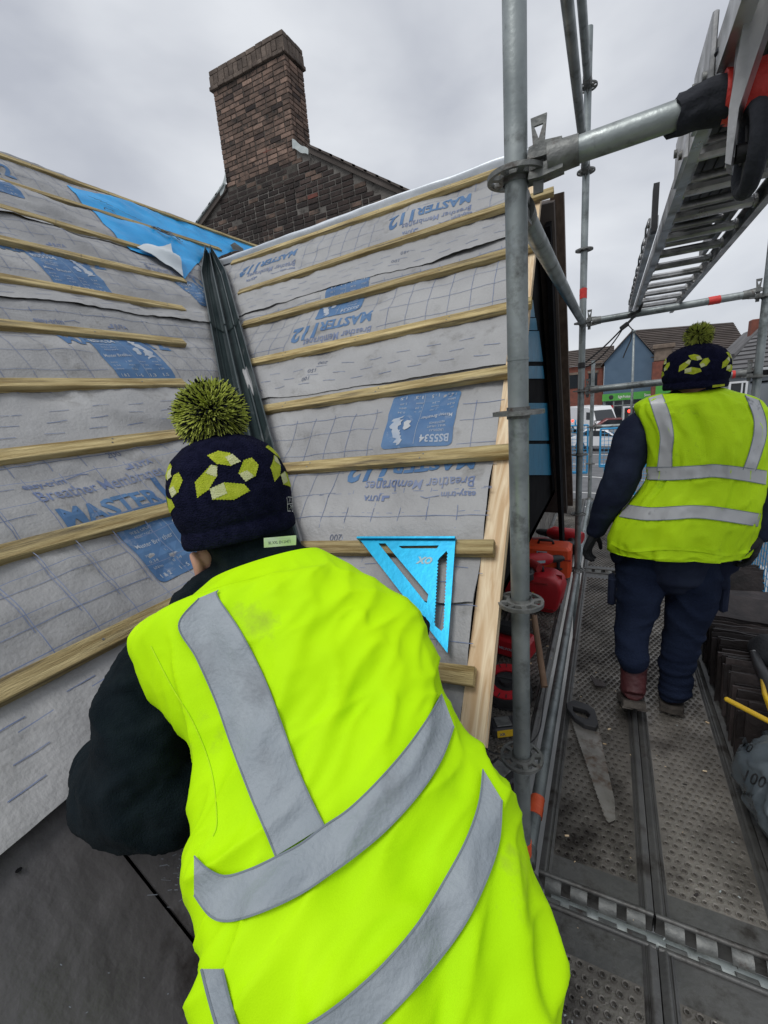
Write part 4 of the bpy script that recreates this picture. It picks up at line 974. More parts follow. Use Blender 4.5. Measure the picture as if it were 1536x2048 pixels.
def remesh(mb, name, mat, parent, vox=.007, smooth_it=2, disp=None):
    me = bpy.data.meshes.new('tmp'); me.from_pydata(mb.v, [], mb.f); o = bpy.data.objects.new('tmp', me); COL.objects.link(o)
    r = o.modifiers.new('r', 'REMESH'); r.mode = 'VOXEL'; r.voxel_size = vox
    if smooth_it: s = o.modifiers.new('s', 'SMOOTH'); s.iterations = smooth_it; s.factor = .6
    dg = bpy.context.evaluated_depsgraph_get(); m2 = bpy.data.meshes.new_from_object(o.evaluated_get(dg)); bpy.data.objects.remove(o); bpy.data.meshes.remove(me)
    off = wloc(parent)
    if disp:
        m2.update(); nn = [v.normal.copy() for v in m2.vertices]
        for v, n_ in zip(m2.vertices, nn): v.co += n_ * disp(v.co)
    for v in m2.vertices: v.co -= off
    m2.name = name; m2.materials.clear(); m2.materials.append(mat); m2.polygons.foreach_set('use_smooth', [True] * len(m2.polygons)); m2.update()
    o = bpy.data.objects.new(name, m2); COL.objects.link(o); o.parent = parent; return o

class Torso:
    """garment body lofted through silhouettes; P(s, phi) gives its surface"""
    def __init__(s, L, Rr, thf, thb, disp=None, ex=2.25):
        s.L, s.R, s.tf, s.tb, s.disp, s.ex = np.array(L), np.array(Rr), thf, thb, disp, ex
    def base(s, t, ph):
        l = catmull(s.L, t); r = catmull(s.R, t); c = (l + r) / 2; a = (r - l) / 2; e = .02
        c2 = (catmull(s.L, min(t + e, 1)) + catmull(s.R, min(t + e, 1))) / 2; c1 = (catmull(s.L, max(t - e, 0)) + catmull(s.R, max(t - e, 0))) / 2
        b = nrm(np.cross(a, c2 - c1)); b *= 1 if b @ (EYE - c) > 0 else -1
        x, y = math.cos(ph), math.sin(ph); ex = 2 / s.ex; x = math.copysign(abs(x) ** ex, x); y = math.copysign(abs(y) ** ex, y)
        th = float(catmull([[q] for q in (s.tf if y > 0 else s.tb)], t)[0])
        return c + a * x + b * th * y, b
    def P(s, t, ph, o=0.0):
        p, b = s.base(t, ph); c, _ = s.base(t, -math.pi / 2); 
        l = catmull(s.L, t); r = catmull(s.R, t); cc = (l + r) / 2; n = nrm(p - cc)
        d = s.disp(t, ph) if s.disp else 0
        return p + n * (d + o)
    def mesh(s, name, mat, parent, nt=150, npn=160, t1=1.0, cap=True):
        mb = MB(); mb.grid(lambda a, b: s.P(b * t1, a * 2 * math.pi), npn, nt, closed=True)
        if cap:
            for t in (0, t1):
                c, _ = s.base(t, 0); l = (catmull(s.L, t) + catmull(s.R, t)) / 2
                k = [s.P(t, 2 * math.pi * i / 40) for i in range(40)]; mb.add(k + [l], [(i, (i + 1) % 40, 40) for i in range(40)])
        return mb.build(name, mat, parent, smooth=True, fix=True)
def pix(p):
    c = RM.T @ (np.array(p) - EYE); return CX + F * c[0] / c[2], CY + F * c[1] / c[2], c[2]
def bvh_of(o):
    me = o.data; off = wloc(o.parent) + o.location * 0
    vs = [v.co + off for v in me.vertices]; return BVHTree.FromPolygons([tuple(v) for v in vs], [tuple(p.vertices) for p in me.polygons])
def resample(pl, k):
    pl = [np.array(p, float) for p in pl]; 
    return [catmull(pl, i / k) for i in range(k + 1)]
def drape(bv, e1, e2, name, mat, parent, k=40, m=7, off=.0022, stitch=None):
    """panel between two edges given where they appear on the garment, laid on its surface"""
    A = resample(e1, k); B = resample(e2, k); D_ = np.full((k + 1, m + 1), np.nan); RY = {}
    for i in range(k + 1):
        for j in range(m + 1):
            q = A[i] + (B[i] - A[i]) * j / m; r = nrm(ray(q[0], q[1])); RY[i, j] = r; h = bv.ray_cast(V3(EYE), V3(r))
            if h[0] is not None: D_[i, j] = h[3]
    E_ = D_.copy()
    for i in range(k + 1):
        for j in range(m + 1):
            if not np.isnan(D_[i, j]):
                w = D_[max(0, i - 1):i + 2, max(0, j - 1):j + 2]; w = w[~np.isnan(w)]; w = w[abs(w - D_[i, j]) < .03]; E_[i, j] = min(D_[i, j], w.mean())
    pts = [[None if np.isnan(E_[i, j]) else EYE + RY[i, j] * (E_[i, j] - off) for j in range(m + 1)] for i in range(k + 1)]
    mb = MB(); idx = {}; vs = []; fs = []
    for i, row in enumerate(pts):
        for j, p in enumerate(row):
            if p is not None: idx[i, j] = len(vs); vs.append(p)
    for i in range(k):
        for j in range(m):
            c = [(i, j), (i, j + 1), (i + 1, j + 1), (i + 1, j)]
            if all(q in idx for q in c):
                P_ = [vs[idx[q]] for q in c]
                if max(np.linalg.norm(P_[a] - P_[(a + 1) % 4]) for a in range(4)) < .09: fs.append(tuple(idx[q] for q in c))
    mb.add(vs, fs); o = mb.build(name, mat, parent, smooth=True)
    if stitch:
        for tag_, col in (('a', .03), ('b', .97)):
            sm = MB()
            for i in range(k):
                j = 0 if tag_ == 'a' else m
                if (i, j) in idx and (i + 1, j) in idx:
                    p, q = vs[idx[i, j]], vs[idx[i + 1, j]]
                    if np.linalg.norm(p - q) < .09: v = nrm(EYE - p) * .0012; s_ = nrm(np.cross(q - p, v)) * stitch; sm.add([p + v - s_, p + v + s_, q + v + s_, q + v - s_], [(0, 1, 2, 3)])
            if sm.f: sm.build('seam', M['stitch'], o)
    return o
# hats ------------------------------------------------------------
PET = [([(-100, 150), (-20, 165), (50, 140), (100, 70), (30, 55), (-50, 85)], [(14, 118), (66, 128), (100, 70), (34, 57)]),
       ([(-210, -100), (-205, 0), (-90, 80), (-52, 75), (-62, 10), (-130, -65)], [(-128, 42), (-80, 84), (-48, 66), (-66, 2)]),
       ([(65, 0), (120, 75), (180, 85), (210, 30), (160, -40), (100, -60)], [(66, -6), (120, 8), (152, -38), (92, -62)]),
       ([(-120, -60), (-30, -40), (80, -75), (105, -125), (0, -160), (-120, -130)], [(-120, -60), (-34, -42), (-30, -112), (-120, -130)])]
def hat(parent, base, axis, front, r, h, rxy=1.0, nm=6, th0=0.0, pom_r=.062, pom_dir=None, msc=.00025, mh=.56, cuffs=True, strands=1500, seed=1):
    ax = nrm(axis); fr = nrm(np.array(front) - ax * (np.array(front) @ ax)); sd = np.cross(ax, fr); base = np.array(base, float)
    def prof(t):
        ks = [(0, .95), (.02, .985), (.06, 1.0), (.12, .995), (.145, .972), (.165, .97), (.20, 1.0), (.26, 1.03), (.40, 1.05), (.55, 1.03), (.70, .965), (.82, .83), (.92, .58), (.975, .30), (1.0, .02)]
        for (a, b), (c, d) in zip(ks, ks[1:]):
            if a <= t <= c: f = (t - a) / (c - a); f = f * f * (3 - 2 * f) if t < .2 else f; return b + (d - b) * f
        return .02
    def P(th, t, o=0.0):
        wob = .0035 * noi(math.cos(th) * 2 + seed, math.sin(th) * 2, t * 3) + (.002 * math.sin(th * 9 + t * 3) * max(0, t - .7) * 4) + (.004 * noi(math.cos(th) * 1.2, math.sin(th) * 1.2 + seed, 9.) if t < .2 else 0)
        rr = r * prof(t) + wob + o; return base + ax * (h * t) + (fr * math.cos(th) * rxy + sd * math.sin(th)) * rr
    root = parent; mb = MB(); mb.grid(lambda a, b: P(a * 2 * math.pi, b), 72, 60, closed=True)
    mb.grid(lambda a, b: P(a * 2 * math.pi, .0, -.008 * b) + ax * .02 * b, 72, 2, closed=True)
    hb = mb.build('bobble_hat', M['knit'], root, smooth=True)
    for k in range(nm):
        t0 = th0 + 2 * math.pi * k / nm
        for yl, pa in PET:
            for poly, mt, o_, nme in ((yl, 'knityel', .0009, 'knitted_petal'), (pa, 'knitpale', .0015, 'knitted_square')):
                # knitted edges are stepped
                pl = []
                for i in range(len(poly)):
                    a, b = np.array(poly[i]), np.array(poly[(i + 1) % len(poly)]); st = max(1, int(np.linalg.norm(b - a) / 9))
                    nn_ = np.array([(b - a)[1], -(b - a)[0]]) / (np.linalg.norm(b - a) + 1e-9)
                    for q in range(st): pl.append(tuple(a + (b - a) * q / st + nn_ * (2.2 if q % 2 else -2.2)))
                pl = [(p[0] * msc, p[1] * msc) for p in pl]
                f = [tuple(t) for t in tessellate_polygon([[Vector((p[0], p[1], 0)) for p in pl]])]
                a, b = conform(pl, f, lambda x, y: P(t0 + x / r, mh + y / h, o_), .012); mb = MB(); mb.add(a, b); mb.build(nme, M[mt], hb, smooth=False)
    # pompom of cut yarn
    pd = nrm(pom_dir if pom_dir is not None else ax); pc = base + ax * h * .985 + pd * pom_r * .70; rnd = random.Random(seed)
    mb = MB()
    for k in range(strands):
        z = rnd.uniform(-.92, 1); a = rnd.uniform(0, 2 * math.pi); s_ = math.sqrt(1 - z * z); v = np.array([s_ * math.cos(a), s_ * math.sin(a), z]); Ln = pom_r * rnd.uniform(.84, 1.08) * (1.0 + .10 * noi(v[0] * 2, v[1] * 2, v[2] * 2 + seed))
        if v @ (-ax) > .82: Ln *= .7
        p0 = pc + v * pom_r * .15; cu = np.array([rnd.gauss(0, 1), rnd.gauss(0, 1), rnd.gauss(0, 1)]); cu = nrm(cu - v * (cu @ v)) * pom_r * rnd.uniform(.05, .62); 
        pts = [p0, pc + v * Ln * .6 + cu * .35, pc + v * Ln + cu - np.array([0, 0, pom_r * .06])]
        w = rnd.uniform(.0010, .0015) * pom_r / .062; cl = 0 if rnd.random() < .66 else 1; mid = pts[1]; q1 = p0 + (mid - p0) * .9
        mb.cur = 1; mb.tube([p0, q1], [w, w], 3, cap=False); mb.cur = cl
        mb.tube([q1, mid, mid + (pts[2] - mid) * .5 + cu * .06, pts[2]], [w, w * 1.15, w * 1.1, w * .6], 3, cap=True)
    o = mb.build('pompom', [M['pomyel'], M['pomblk']], hb)
    return hb, P
def fingers_hand(mb, wrist, palm_dir, side, curl_dir, sc=1.0, curl=.7):
    """palm, four unequal bent fingers and a thumb leaving the side of the palm near its base"""
    w = np.array(wrist, float); d = nrm(palm_dir); s_ = nrm(np.array(side) - d * (np.array(side) @ d)); c = nrm(curl_dir - d * (np.array(curl_dir) @ d))
    for k in range(5):
        mb.tube([w - d * .01, w + d * .045 * sc + s_ * (k - 2) * .0155 * sc * .8, w + d * .088 * sc + s_ * (k - 2) * .0165 * sc], [.017 * sc, .0155 * sc, .012 * sc], 10)
    for k, (ln, off) in enumerate(((.070, -1.5), (.078, -.5), (.073, .5), (.058, 1.5))):
        b = w + d * .085 * sc + s_ * off * .0205 * sc; ln *= sc; a0 = .25 * curl; pts = [b - d * .02]; cur = b; ang = a0; pts.append(b)
        for seg in (.45, .32, .25):
            cur = cur + (d * math.cos(ang) + c * math.sin(ang)) * ln * seg; pts.append(cur); ang += .55 * curl
        mb.tube(pts, [.0105 * sc, .0105 * sc, .0098 * sc, .0090 * sc, .0075 * sc], 10); mb.ball(pts[-1], .0078 * sc, 10, 6)
    b = w + d * .022 * sc + s_ * -.026 * sc; td = nrm(d * .65 - s_ * .65 + c * .35)
    pts = [b, b + td * .034 * sc, b + (td * .055 + d * .012 + c * .008) * sc, b + (td * .066 + d * .034 + c * .016) * sc]; mb.tube(pts, [.0145 * sc, .012 * sc, .011 * sc, .009 * sc], 10); mb.ball(pts[-1], .009 * sc, 10, 6)
def head_shape(mb, c, up, fwd, s=1.0, ears=True):
    up = nrm(up); fw = nrm(np.array(fwd) - up * (np.array(fwd) @ up)); sd = np.cross(fw, up)
    Mx = Matrix([[sd[i], fw[i], up[i]] for i in range(3)]).to_4x4()
    mb.ball(c, (.075 * s, .095 * s, .105 * s), 20, 14, Mx); mb.ball(np.array(c) - up * .055 * s + fw * .028 * s, (.055 * s, .060 * s, .058 * s), 16, 10, Mx)
    q = lambda x, y, z: np.array(c) + sd * x * s + fw * y * s + up * z * s
    mb.tube([q(0, .088, .005), q(0, .112, -.030), q(0, .088, -.040)], [.008 * s, .012 * s, .008 * s], 8)
    mb.tube([q(-.024, .083, -.062), q(0, .092, -.060), q(.024, .083, -.062)], [.004 * s, .0065 * s, .004 * s], 8)
    for x in (-.032, .032): mb.ball(q(x, .078, .008), .013 * s, 10, 8)
    if ears:
        for x in (-1, 1):
            mb.tube([q(x * .074, -.005, .022), q(x * .088, -.012, .028), q(x * .090, -.018, .0), q(x * .082, -.006, -.026), q(x * .075, .002, -.030)], [.007 * s, .008 * s, .009 * s, .008 * s, .006 * s], 8)
# ---- worker one: bending over the slope, back to us
TL = [(420, 1168, .79), (345, 1238, .765), (272, 1292, .735), (316, 1375, .70), (366, 1455, .66), (400, 1545, .62), (410, 1640, .58), (388, 1735, .545), (384, 1835, .51), (396, 1935, .475), (417, 2040, .45), (445, 2150, .435), (480, 2270, .43)]
TR = [(640, 1098, .80), (715, 1140, .79), (775, 1190, .77), (822, 1250, .745), (858, 1322, .715), (888, 1400, .685), (930, 1478, .65), (988, 1565, .615), (1038, 1668, .575), (1080, 1780, .535), (1104, 1900, .50), (1108, 2040, .47), (1098, 2190, .45)]
p1root = empty('person', (-.32, .30, .02), 'worker bending over the slope in the foreground, back turned, bobble hat and bright yellow vest', 'person')
Lp = [dep(*q) for q in TL]; Rp = [dep(*q) for q in TR]
def d1f(t, ph):
    x = math.cos(ph) * 2.0; y = t * 5.2
    env = min(1, t * 6) * 1.0; back = .5 + .5 * max(0, math.sin(ph))
    # diagonal pulls from the right shoulder down to the left waist, plus soft crumple
    u = y * .82 + x * .57; w = -y * .57 + x * .82
    f = .013 * noi(u * 2.2, w * .75, 3.1) + .010 * (1 - abs(noi(u * 3.6 + 4, w * .9, 7.))) * math.exp(-((y - 1.2) ** 2) / 1.0) * (1 if x > -.5 else .4)
    f += .007 * noi(x * 1.3 + 5, y * 1.1, 1.) + .0022 * noi(u * 6, w * 1.4, 2.) + .0004 * noi(u * 17, w * 8, 4.)
    rd = lambda a, b, c: max(0, 1 - 2.6 * abs(noi(a, b, c))) ** 2
    f += .012 * rd(u * 1.5 + 2, w * .42, 21.) + .0045 * rd(u * 3.3, w * 1.0 + 4, 33.) + .0008 * rd(x * 3 + y * 2, y * 4, 40.)
    low = max(0, t - .55); f += low * .055 * noi(x * 2.6 + y * .5, y * .45, 12.)
    return env * f
T1 = Torso(Lp, Rp, [.050, .085, .10, .105, .105, .105, .105, .105, .105, .10, .10, .10, .10], [.06, .09, .11, .12, .125, .13, .13, .13, .14, .14, .14, .14, .14], d1f, 2.15)
vest1 = T1.mesh('hi_vis_vest', M['hiviz'], p1root, 190, 200); bv1 = bvh_of(vest1)
drape(bv1, [(398, 1196), (357, 1250), (392, 1315), (430, 1400), (462, 1490), (500, 1590), (532, 1665), (551, 1712)], [(436, 1180), (436, 1196), (480, 1262), (525, 1350), (560, 1440), (592, 1530), (620, 1595), (648, 1652)], 'reflective_brace', M['reflect'], vest1, 60, 10, .0045, .0009)
drape(bv1, [(884, 1388), (852, 1442), (806, 1505), (748, 1570), (695, 1620), (648, 1652), (600, 1688), (551, 1714), (500, 1738), (450, 1752), (415, 1738), (388, 1712)],
      [(908, 1452), (882, 1520), (836, 1590), (772, 1660), (710, 1712), (660, 1748), (610, 1782), (560, 1808), (505, 1830), (455, 1842), (420, 1832), (388, 1790)], 'reflective_belt', M['reflect'], vest1, 90, 10, .0055, .0009)
drape(bv1, [(966, 1538), (958, 1605), (932, 1680), (888, 1762), (835, 1848), (770, 1925), (706, 1985), (640, 2035), (560, 2080)], [(1004, 1600), (998, 1682), (972, 1762), (928, 1850), (868, 1932), (800, 2008), (735, 2070), (670, 2120), (590, 2160)], 'reflective_belt', M['reflect'], vest1, 80, 10, .005, .0009)
drape(bv1, [(402, 1938), (415, 1990), (432, 2050), (445, 2080)], [(444, 1938), (456, 1990), (474, 2050), (490, 2080)], 'reflective_belt', M['reflect'], vest1, 20, 6, .0026, .0011)
# binding along the arm hole, collar and open side
def edge_bind(bv, pts, w, mat, parent, name='edge_binding', k=60):
    e1 = [(p[0], p[1]) for p in pts]; e2 = []
    for i, p in enumerate(pts):
        a = np.array(pts[max(i - 1, 0)], float); b = np.array(pts[min(i + 1, len(pts) - 1)], float); t = (b - a) / np.linalg.norm(b - a); e2.append((p[0] + t[1] * w, p[1] - t[0] * w))
    return drape(bv, e1, e2, name, mat, parent, k, 3, .0022, None)
drape(bv1, [(300, 1292), (340, 1370), (388, 1452), (422, 1545), (432, 1640), (424, 1672)], [(302, 1291), (342, 1369), (390, 1451), (424, 1544), (434, 1640), (426, 1673)], 'arm_hole_seam', M['hiviz2'], vest1, 60, 1, .0016)
# size label folded out of the collar
mb = MB(); lc = dep(560, 1083, .775); ex, ey = nrm(dep(600, 1080, .775) - dep(530, 1086, .775)), nrm(dep(560, 1060, .775) - dep(560, 1090, .79))
mb.grid(lambda a, b: lc + ex * (a - .5) * .056 + ey * ((b - .5) * .020) + nrm(EYE - lc) * (.012 + .004 * math.sin(a * 7 + b * 2)), 10, 4)
lab = mb.build('size_label', M['knitpale'] if False else pmat('white_label', (.62, .70, .58), (.72, .78, .68), 30, 3, .7), vest1, smooth=True)
v2, f = text_polys('BL XXL EN 20471', .008, .0002, 0, 1, .038); a, b = conform(v2, f, lambda x, y: lc + ex * (x - .02) + ey * (y - .004) + nrm(EYE - lc) * .0185, 0); mb = MB(); mb.add(a, b); mb.build('label_print', M['greyprint'], lab)
# jacket: shoulders, left arm reaching down to the slates, right arm forward, collar
sh = dep(330, 1330, .79); el = dep(262, 1575, .74); 
mb = MB()
spl = [dep(420, 1300, .86), dep(352, 1330, .80), dep(312, 1400, .765), dep(295, 1500, .735), dep(285, 1585, .735)]
spline_tube(mb, spl, [.085, .088, .086, .085, .080], 20)
spline_tube(mb, [dep(345, 1590, .72), dep(285, 1585, .735), dep(225, 1560, .80), dep(215, 1520, .90)], [.070, .078, .060, .050], 18)
spline_tube(mb, [dep(225, 1560, .80), dep(260, 1500, .93), dep(330, 1400, 1.06)], [.052, .045, .040], 14)
ra = [dep(700, 1250, .88), dep(790, 1270, .92), dep(770, 1330, 1.00), dep(740, 1290, 1.16)]
spline_tube(mb, ra, [.080, .065, .052, .042], 16)
spline_tube(mb, [dep(540, 1280, .88), dep(560, 1500, .76), dep(640, 1750, .68), dep(740, 1980, .66), dep(770, 2150, .70)], [.12, .125, .11, .10, .12], 20)
spline_tube(mb, [dep(430, 1215, .86), dep(560, 1180, .87), dep(690, 1220, .88)], [.075, .085, .075], 16)
spline_tube(mb, [dep(555, 1180, .86), dep(520, 1120, .865), dep(500, 1085, .885)], [.085, .078, .075], 18)
def fleeced(co): return .010 * max(0, 1 - 3 * abs(noi(co[0] * 5 + 2, co[1] * 6, co[2] * 9))) + .006 * max(0, 1 - 3.2 * abs(noi(co[0] * 9, co[1] * 9 + 5, co[2] * 16))) + .003 * noi(co[0] * 22, co[1] * 22, co[2] * 22) + .0055 * noi(co[0] * 7 + 3, co[1] * 7, co[2] * 14) + .0018 * noi(co[0] * 120, co[1] * 120, co[2] * 120)
remesh(mb, 'fleece_jacket', M['fleece'], p1root, .0065, 2, fleeced)
# cap of the vest over the right shoulder with its stripe
mb = MB(); mb.ball(dep(806, 1262, .80), (.040, .042, .058), 18, 12); cap1 = remesh(mb, 'vest_shoulder', M['hiviz'], vest1, .005, 1, lambda c: .004 * noi(c[0] * 30, c[1] * 30, c[2] * 30)); bvc = bvh_of(cap1)
drape(bvc, [(818, 1232), (828, 1250), (826, 1275), (822, 1302)], [(830, 1226), (838, 1248), (836, 1272), (826, 1300)], 'reflective_brace', M['reflect'], cap1, 10, 3, .002)
# trousers and boots down to the deck
hipc = dep(780, 2150, .62); hipc = np.array([hipc[0] - .04, hipc[1] + .06, .70]); mb = MB()
for s_ in (-1, 1):
    hx = hipc + np.array([s_ * .09 * .9, -s_ * .03, 0]); spline_tube(mb, [hx + [0, 0, .05], hx - [0, 0, .08], hx + [-.02, .05, -.32], hx + [-.01, .02, -.60]], [.10, .105, .085, .075], 16)
remesh(mb, 'trousers', M['jean'], p1root, .010, 3, lambda c: .005 * noi(c[0] * 9, c[1] * 9, c[2] * 12))
for s_ in (-1, 1):
    b0 = hipc + np.array([s_ * .09 * .9 - .01, -s_ * .03 + .02, 0]); b0[2] = .075; mb = MB(); mb.tube([b0 + [0, 0, .10], b0, b0 + [0, 0, -.02]], [.058, .056, .05], 16); mb.tube([b0 + [.0, -.03, -.02], b0 + [-.03, .08, -.025], b0 + [-.06, .19, -.03]], [.048, .05, .036], 14)
    remesh(mb, 'boot', M['boot'], p1root, .007, 2)
    mb = MB(); mb.prism([(-.05, -.09), (.05, -.09), (.055, .05), (.05, .19), (0, .235), (-.05, .19), (-.055, .05)], lambda x, y, t: (b0[0] + x - .2 * y, b0[1] + y, t), .012, .035); mb.build('sole', M['sole'], p1root, fix=True)
# body under the clothes, one continuous surface
mb = MB(); hc = dep(472, 1000, .90); hup = nrm(dep(430, 900, .865) - dep(490, 1110, .905)); hfw = nrm(np.array([-.75, .62, -.25]))
head_shape(mb, hc, hup, hfw, 1.02)
spline_tube(mb, [dep(470, 1040, .905), dep(500, 1100, .90), dep(560, 1200, .88)], [.060, .058, .065], 14)
spline_tube(mb, [dep(540, 1280, .88), dep(560, 1500, .80), dep(640, 1750, .72), hipc + [0, 0, .0]], [.10, .115, .11, .11], 16)
spline_tube(mb, spl, [.05, .055, .05, .045, .04], 12); spline_tube(mb, [spl[-1], dep(225, 1560, .80), dep(330, 1400, 1.06)], [.042, .035, .026], 12); spline_tube(mb, ra, [.05, .042, .035, .026], 12)
for s_ in (-1, 1):
    hx = hipc + np.array([s_ * .08, -s_ * .03, 0]); spline_tube(mb, [hx, hx + [-.02, .05, -.32], hx + [-.01, .02, -.62]], [.085, .06, .045], 12)
fingers_hand(mb, dep(330, 1400, 1.06), dep(380, 1330, 1.16) - dep(330, 1400, 1.06), [1, .3, 0], [0, 0, -1], 1.0)
hw = dep(740, 1290, 1.16); fingers_hand(mb, hw, dep(735, 1235, 1.25) - hw, [-1, 0, 0], -nR, .95)
remesh(mb, 'body', M['skin'], p1root, .0062, 2)
# ear and cheek just visible below the hat's hem
mb = MB(); spline_tube(mb, [dep(388, 1112, .865), dep(396, 1128, .862), dep(400, 1150, .866), dep(392, 1165, .875)], [.009, .011, .010, .007], 10); mb.ball(dep(415, 1120, .885), (.024, .024, .03), 12, 8); remesh(mb, 'ear', M['skin'], p1root, .003, 1)
hbase = dep(484, 1074, .872); htop = dep(432, 868, .850)
hat1, HP1 = hat(p1root, hbase, htop - hbase, EYE - hbase, .109, float(np.linalg.norm(htop - hbase)), .98, 5, 02e-2, .061, nrm(htop - hbase) * .9 + nrm(EYE - htop) * .05, .000272, .58, strands=6000, seed=3)
# little white stitched mark on the hem at the right
hh = float(np.linalg.norm(htop - hbase)); mb = MB()
for (x0, y0, x1, y1) in [(0, 0, 0, 26), (4, 26, 30, 22), (30, 22, 30, 0), (0, 13, 30, 11), (8, 2, 12, 10), (12, 10, 16, 2), (18, 3, 22, 9), (22, 9, 26, 2), (6, 15, 10, 23), (14, 16, 16, 23), (20, 15, 26, 21), (0, 0, 12, -2), (16, -4, 28, -3)]:
    strip(mb, lambda x, y: HP1(.98 + x / .112, .16 + y / hh, .003), x0 * .0010, y0 * .0010, x1 * .0010, y1 * .0010, .0011, .004)
mb.build('stitched_mark', pmat('white_thread', (.6, .6, .6), None, rough=.8), hat1)
# ---- worker two: walking away along the deck
Y2 = 2.15
p2root = empty('person', (.24, 2.12, .012), 'man walking away along the scaffold in bobble hat, yellow vest, navy trousers and oxblood boots', 'person')
pw = lambda x, y, dy=0: onY(x, y, Y2 + dy)
L2 = [(1336, 792), (1318, 788), (1280, 802), (1268, 822), (1288, 866), (1300, 915), (1294, 955), (1262, 1000), (1232, 1040), (1218, 1078), (1220, 1096)]
R2 = [(1446, 775), (1466, 782), (1505, 796), (1532, 822), (1540, 868), (1538, 915), (1532, 955), (1526, 1000), (1516, 1045), (1504, 1088), (1498, 1104)]
def d2f(t, ph):
    x = math.cos(ph) * 2.0; y = t * 4.0
    f = .010 * noi(x * 2.2, y * .8, 3.) + .007 * noi(x * 5 + y, y * 1.6, 8.) + .010 * math.exp(-((x - .45) / .12) ** 2) * math.exp(-((y - 1.6) / .9) ** 2) + max(0, t - .62) * .04 * noi(x * 1.8 + 3, y * .5, 5.)
    rd = lambda a, b, c: max(0, 1 - 2.6 * abs(noi(a, b, c))) ** 2
    f += .008 * rd(x * 1.9 + 1, y * .5, 21.) + .006 * rd(x * 2.5 + y, y * 1.6 - x, 33.)
    return min(1, t * 5) * f
T2 = Torso([pw(*q, .0) for q in L2], [pw(*q, .0) for q in R2], [.05, .07, .09, .10, .115, .12, .12, .13, .14, .145, .145], [.06, .08, .10, .11, .13, .14, .15, .16, .17, .18, .18], d2f, 2.3)
vest2 = T2.mesh('hi_vis_vest', M['hiviz2'], p2root, 110, 120); bv2 = bvh_of(vest2)
drape(bv2, [(1297, 796), (1310, 835), (1320, 870), (1318, 905), (1314, 942)], [(1324, 788), (1340, 830), (1347, 870), (1344, 905), (1344, 942)], 'reflective_brace', M['reflect2'], vest2, 30, 5, .003, .0012)
drape(bv2, [(1490, 790), (1506, 830), (1508, 862), (1500, 900), (1486, 940)], [(1518, 800), (1531, 835), (1533, 870), (1524, 905), (1511, 942)], 'reflective_brace', M['reflect2'], vest2, 30, 5, .003, .0012)
drape(bv2, [(1290, 934), (1340, 934), (1400, 931), (1430, 929), (1480, 934), (1534, 942)], [(1286, 958), (1340, 960), (1400, 956), (1430, 954), (1480, 960), (1532, 969)], 'reflective_belt', M['reflect2'], vest2, 50, 5, .0035, .0012)
drape(bv2, [(1252, 1009), (1300, 1015), (1345, 1013), (1390, 1011), (1440, 1015), (1522, 1028)], [(1238, 1033), (1290, 1040), (1345, 1039), (1390, 1036), (1440, 1041), (1516, 1053)], 'reflective_belt', M['reflect2'], vest2, 50, 5, .0035, .0012)
edge_bind(bv2, [(1221, 1088), (1260, 1104), (1330, 1100), (1400, 1104), (1450, 1112), (1494, 1106)], 7, M['hiviz2'], vest2)
mb = MB()
la = [pw(1330, 835, .03), pw(1278, 862, .03), pw(1258, 905, .02), pw(1240, 960, .0), pw(1214, 1012, .02), pw(1190, 1062, .04)]
spline_tube(mb, la, [.068, .078, .078, .072, .060, .040], 18)
ra2 = [pw(1480, 840, .03), pw(1535, 880, .03), pw(1548, 960, .02), pw(1535, 1020, -.0), pw(1522, 1068, -.02)]
spline_tube(mb, ra2, [.062, .066, .058, .048, .036], 16)
spline_tube(mb, [pw(1395, 840, .05), pw(1410, 950, .05), pw(1385, 1050, .05), pw(1350, 1125, .04)], [.125, .135, .155, .15], 20, rb=[.10, .11, .13, .13])
spline_tube(mb, [pw(1310, 828, .03), pw(1395, 808, .03), pw(1485, 828, .03)], [.062, .075, .062], 16)
spline_tube(mb, [pw(1395, 815, .03), pw(1392, 785, .04), pw(1390, 768, .05)], [.085, .078, .072], 16)
spline_tube(mb, [pw(1240, 1112, .03), pw(1340, 1128, .02), pw(1455, 1128, .03)], [.045, .05, .045], 12, rb=[.12, .13, .12])
remesh(mb, 'work_jacket', M['navy'], p2root, .009, 2, lambda c: .006 * noi(c[0] * 11, c[1] * 11, c[2] * 18) + .003 * noi(c[0] * 30, c[1] * 30, c[2] * 30))
mb = MB()
hpL, hpR = pw(1285, 1150, .02), pw(1392, 1160, .03)
spline_tube(mb, [pw(1286, 1128, .02), pw(1280, 1180, .0), pw(1268, 1250, -.02), pw(1264, 1295, -.06), pw(1266, 1318, -.08)], [.100, .096, .074, .068, .066], 18)
spline_tube(mb, [pw(1388, 1128, .03), pw(1384, 1190, .04), pw(1366, 1270, .06), pw(1354, 1330, .05), pw(1348, 1378, .03)], [.102, .098, .076, .070, .066], 18)
spline_tube(mb, [pw(1280, 1135, .04), pw(1340, 1140, .05), pw(1400, 1140, .05)], [.10, .11, .10], 16)
def crease(c):
    k = max(0, .45 - c[2]); return .007 * noi(c[0] * 9, c[1] * 9, c[2] * 14) + .014 * k * noi(c[0] * 6, c[1] * 6, c[2] * 42 + 2) * 2.4 + .007 * max(0, 1 - 3 * abs(noi(c[0] * 7 + c[2] * 4, c[1] * 5, c[2] * 9))) 
remesh(mb, 'trousers', M['jean'], p2root, .008, 2, crease)
mb = MB(); mb.box((-.018, -.04, -.07), (.018, .04, .07), Matrix.Translation(V3(pw(1224, 1178, .03))), bev=.01); mb.build('thigh_pocket', M['navy'], p2root)
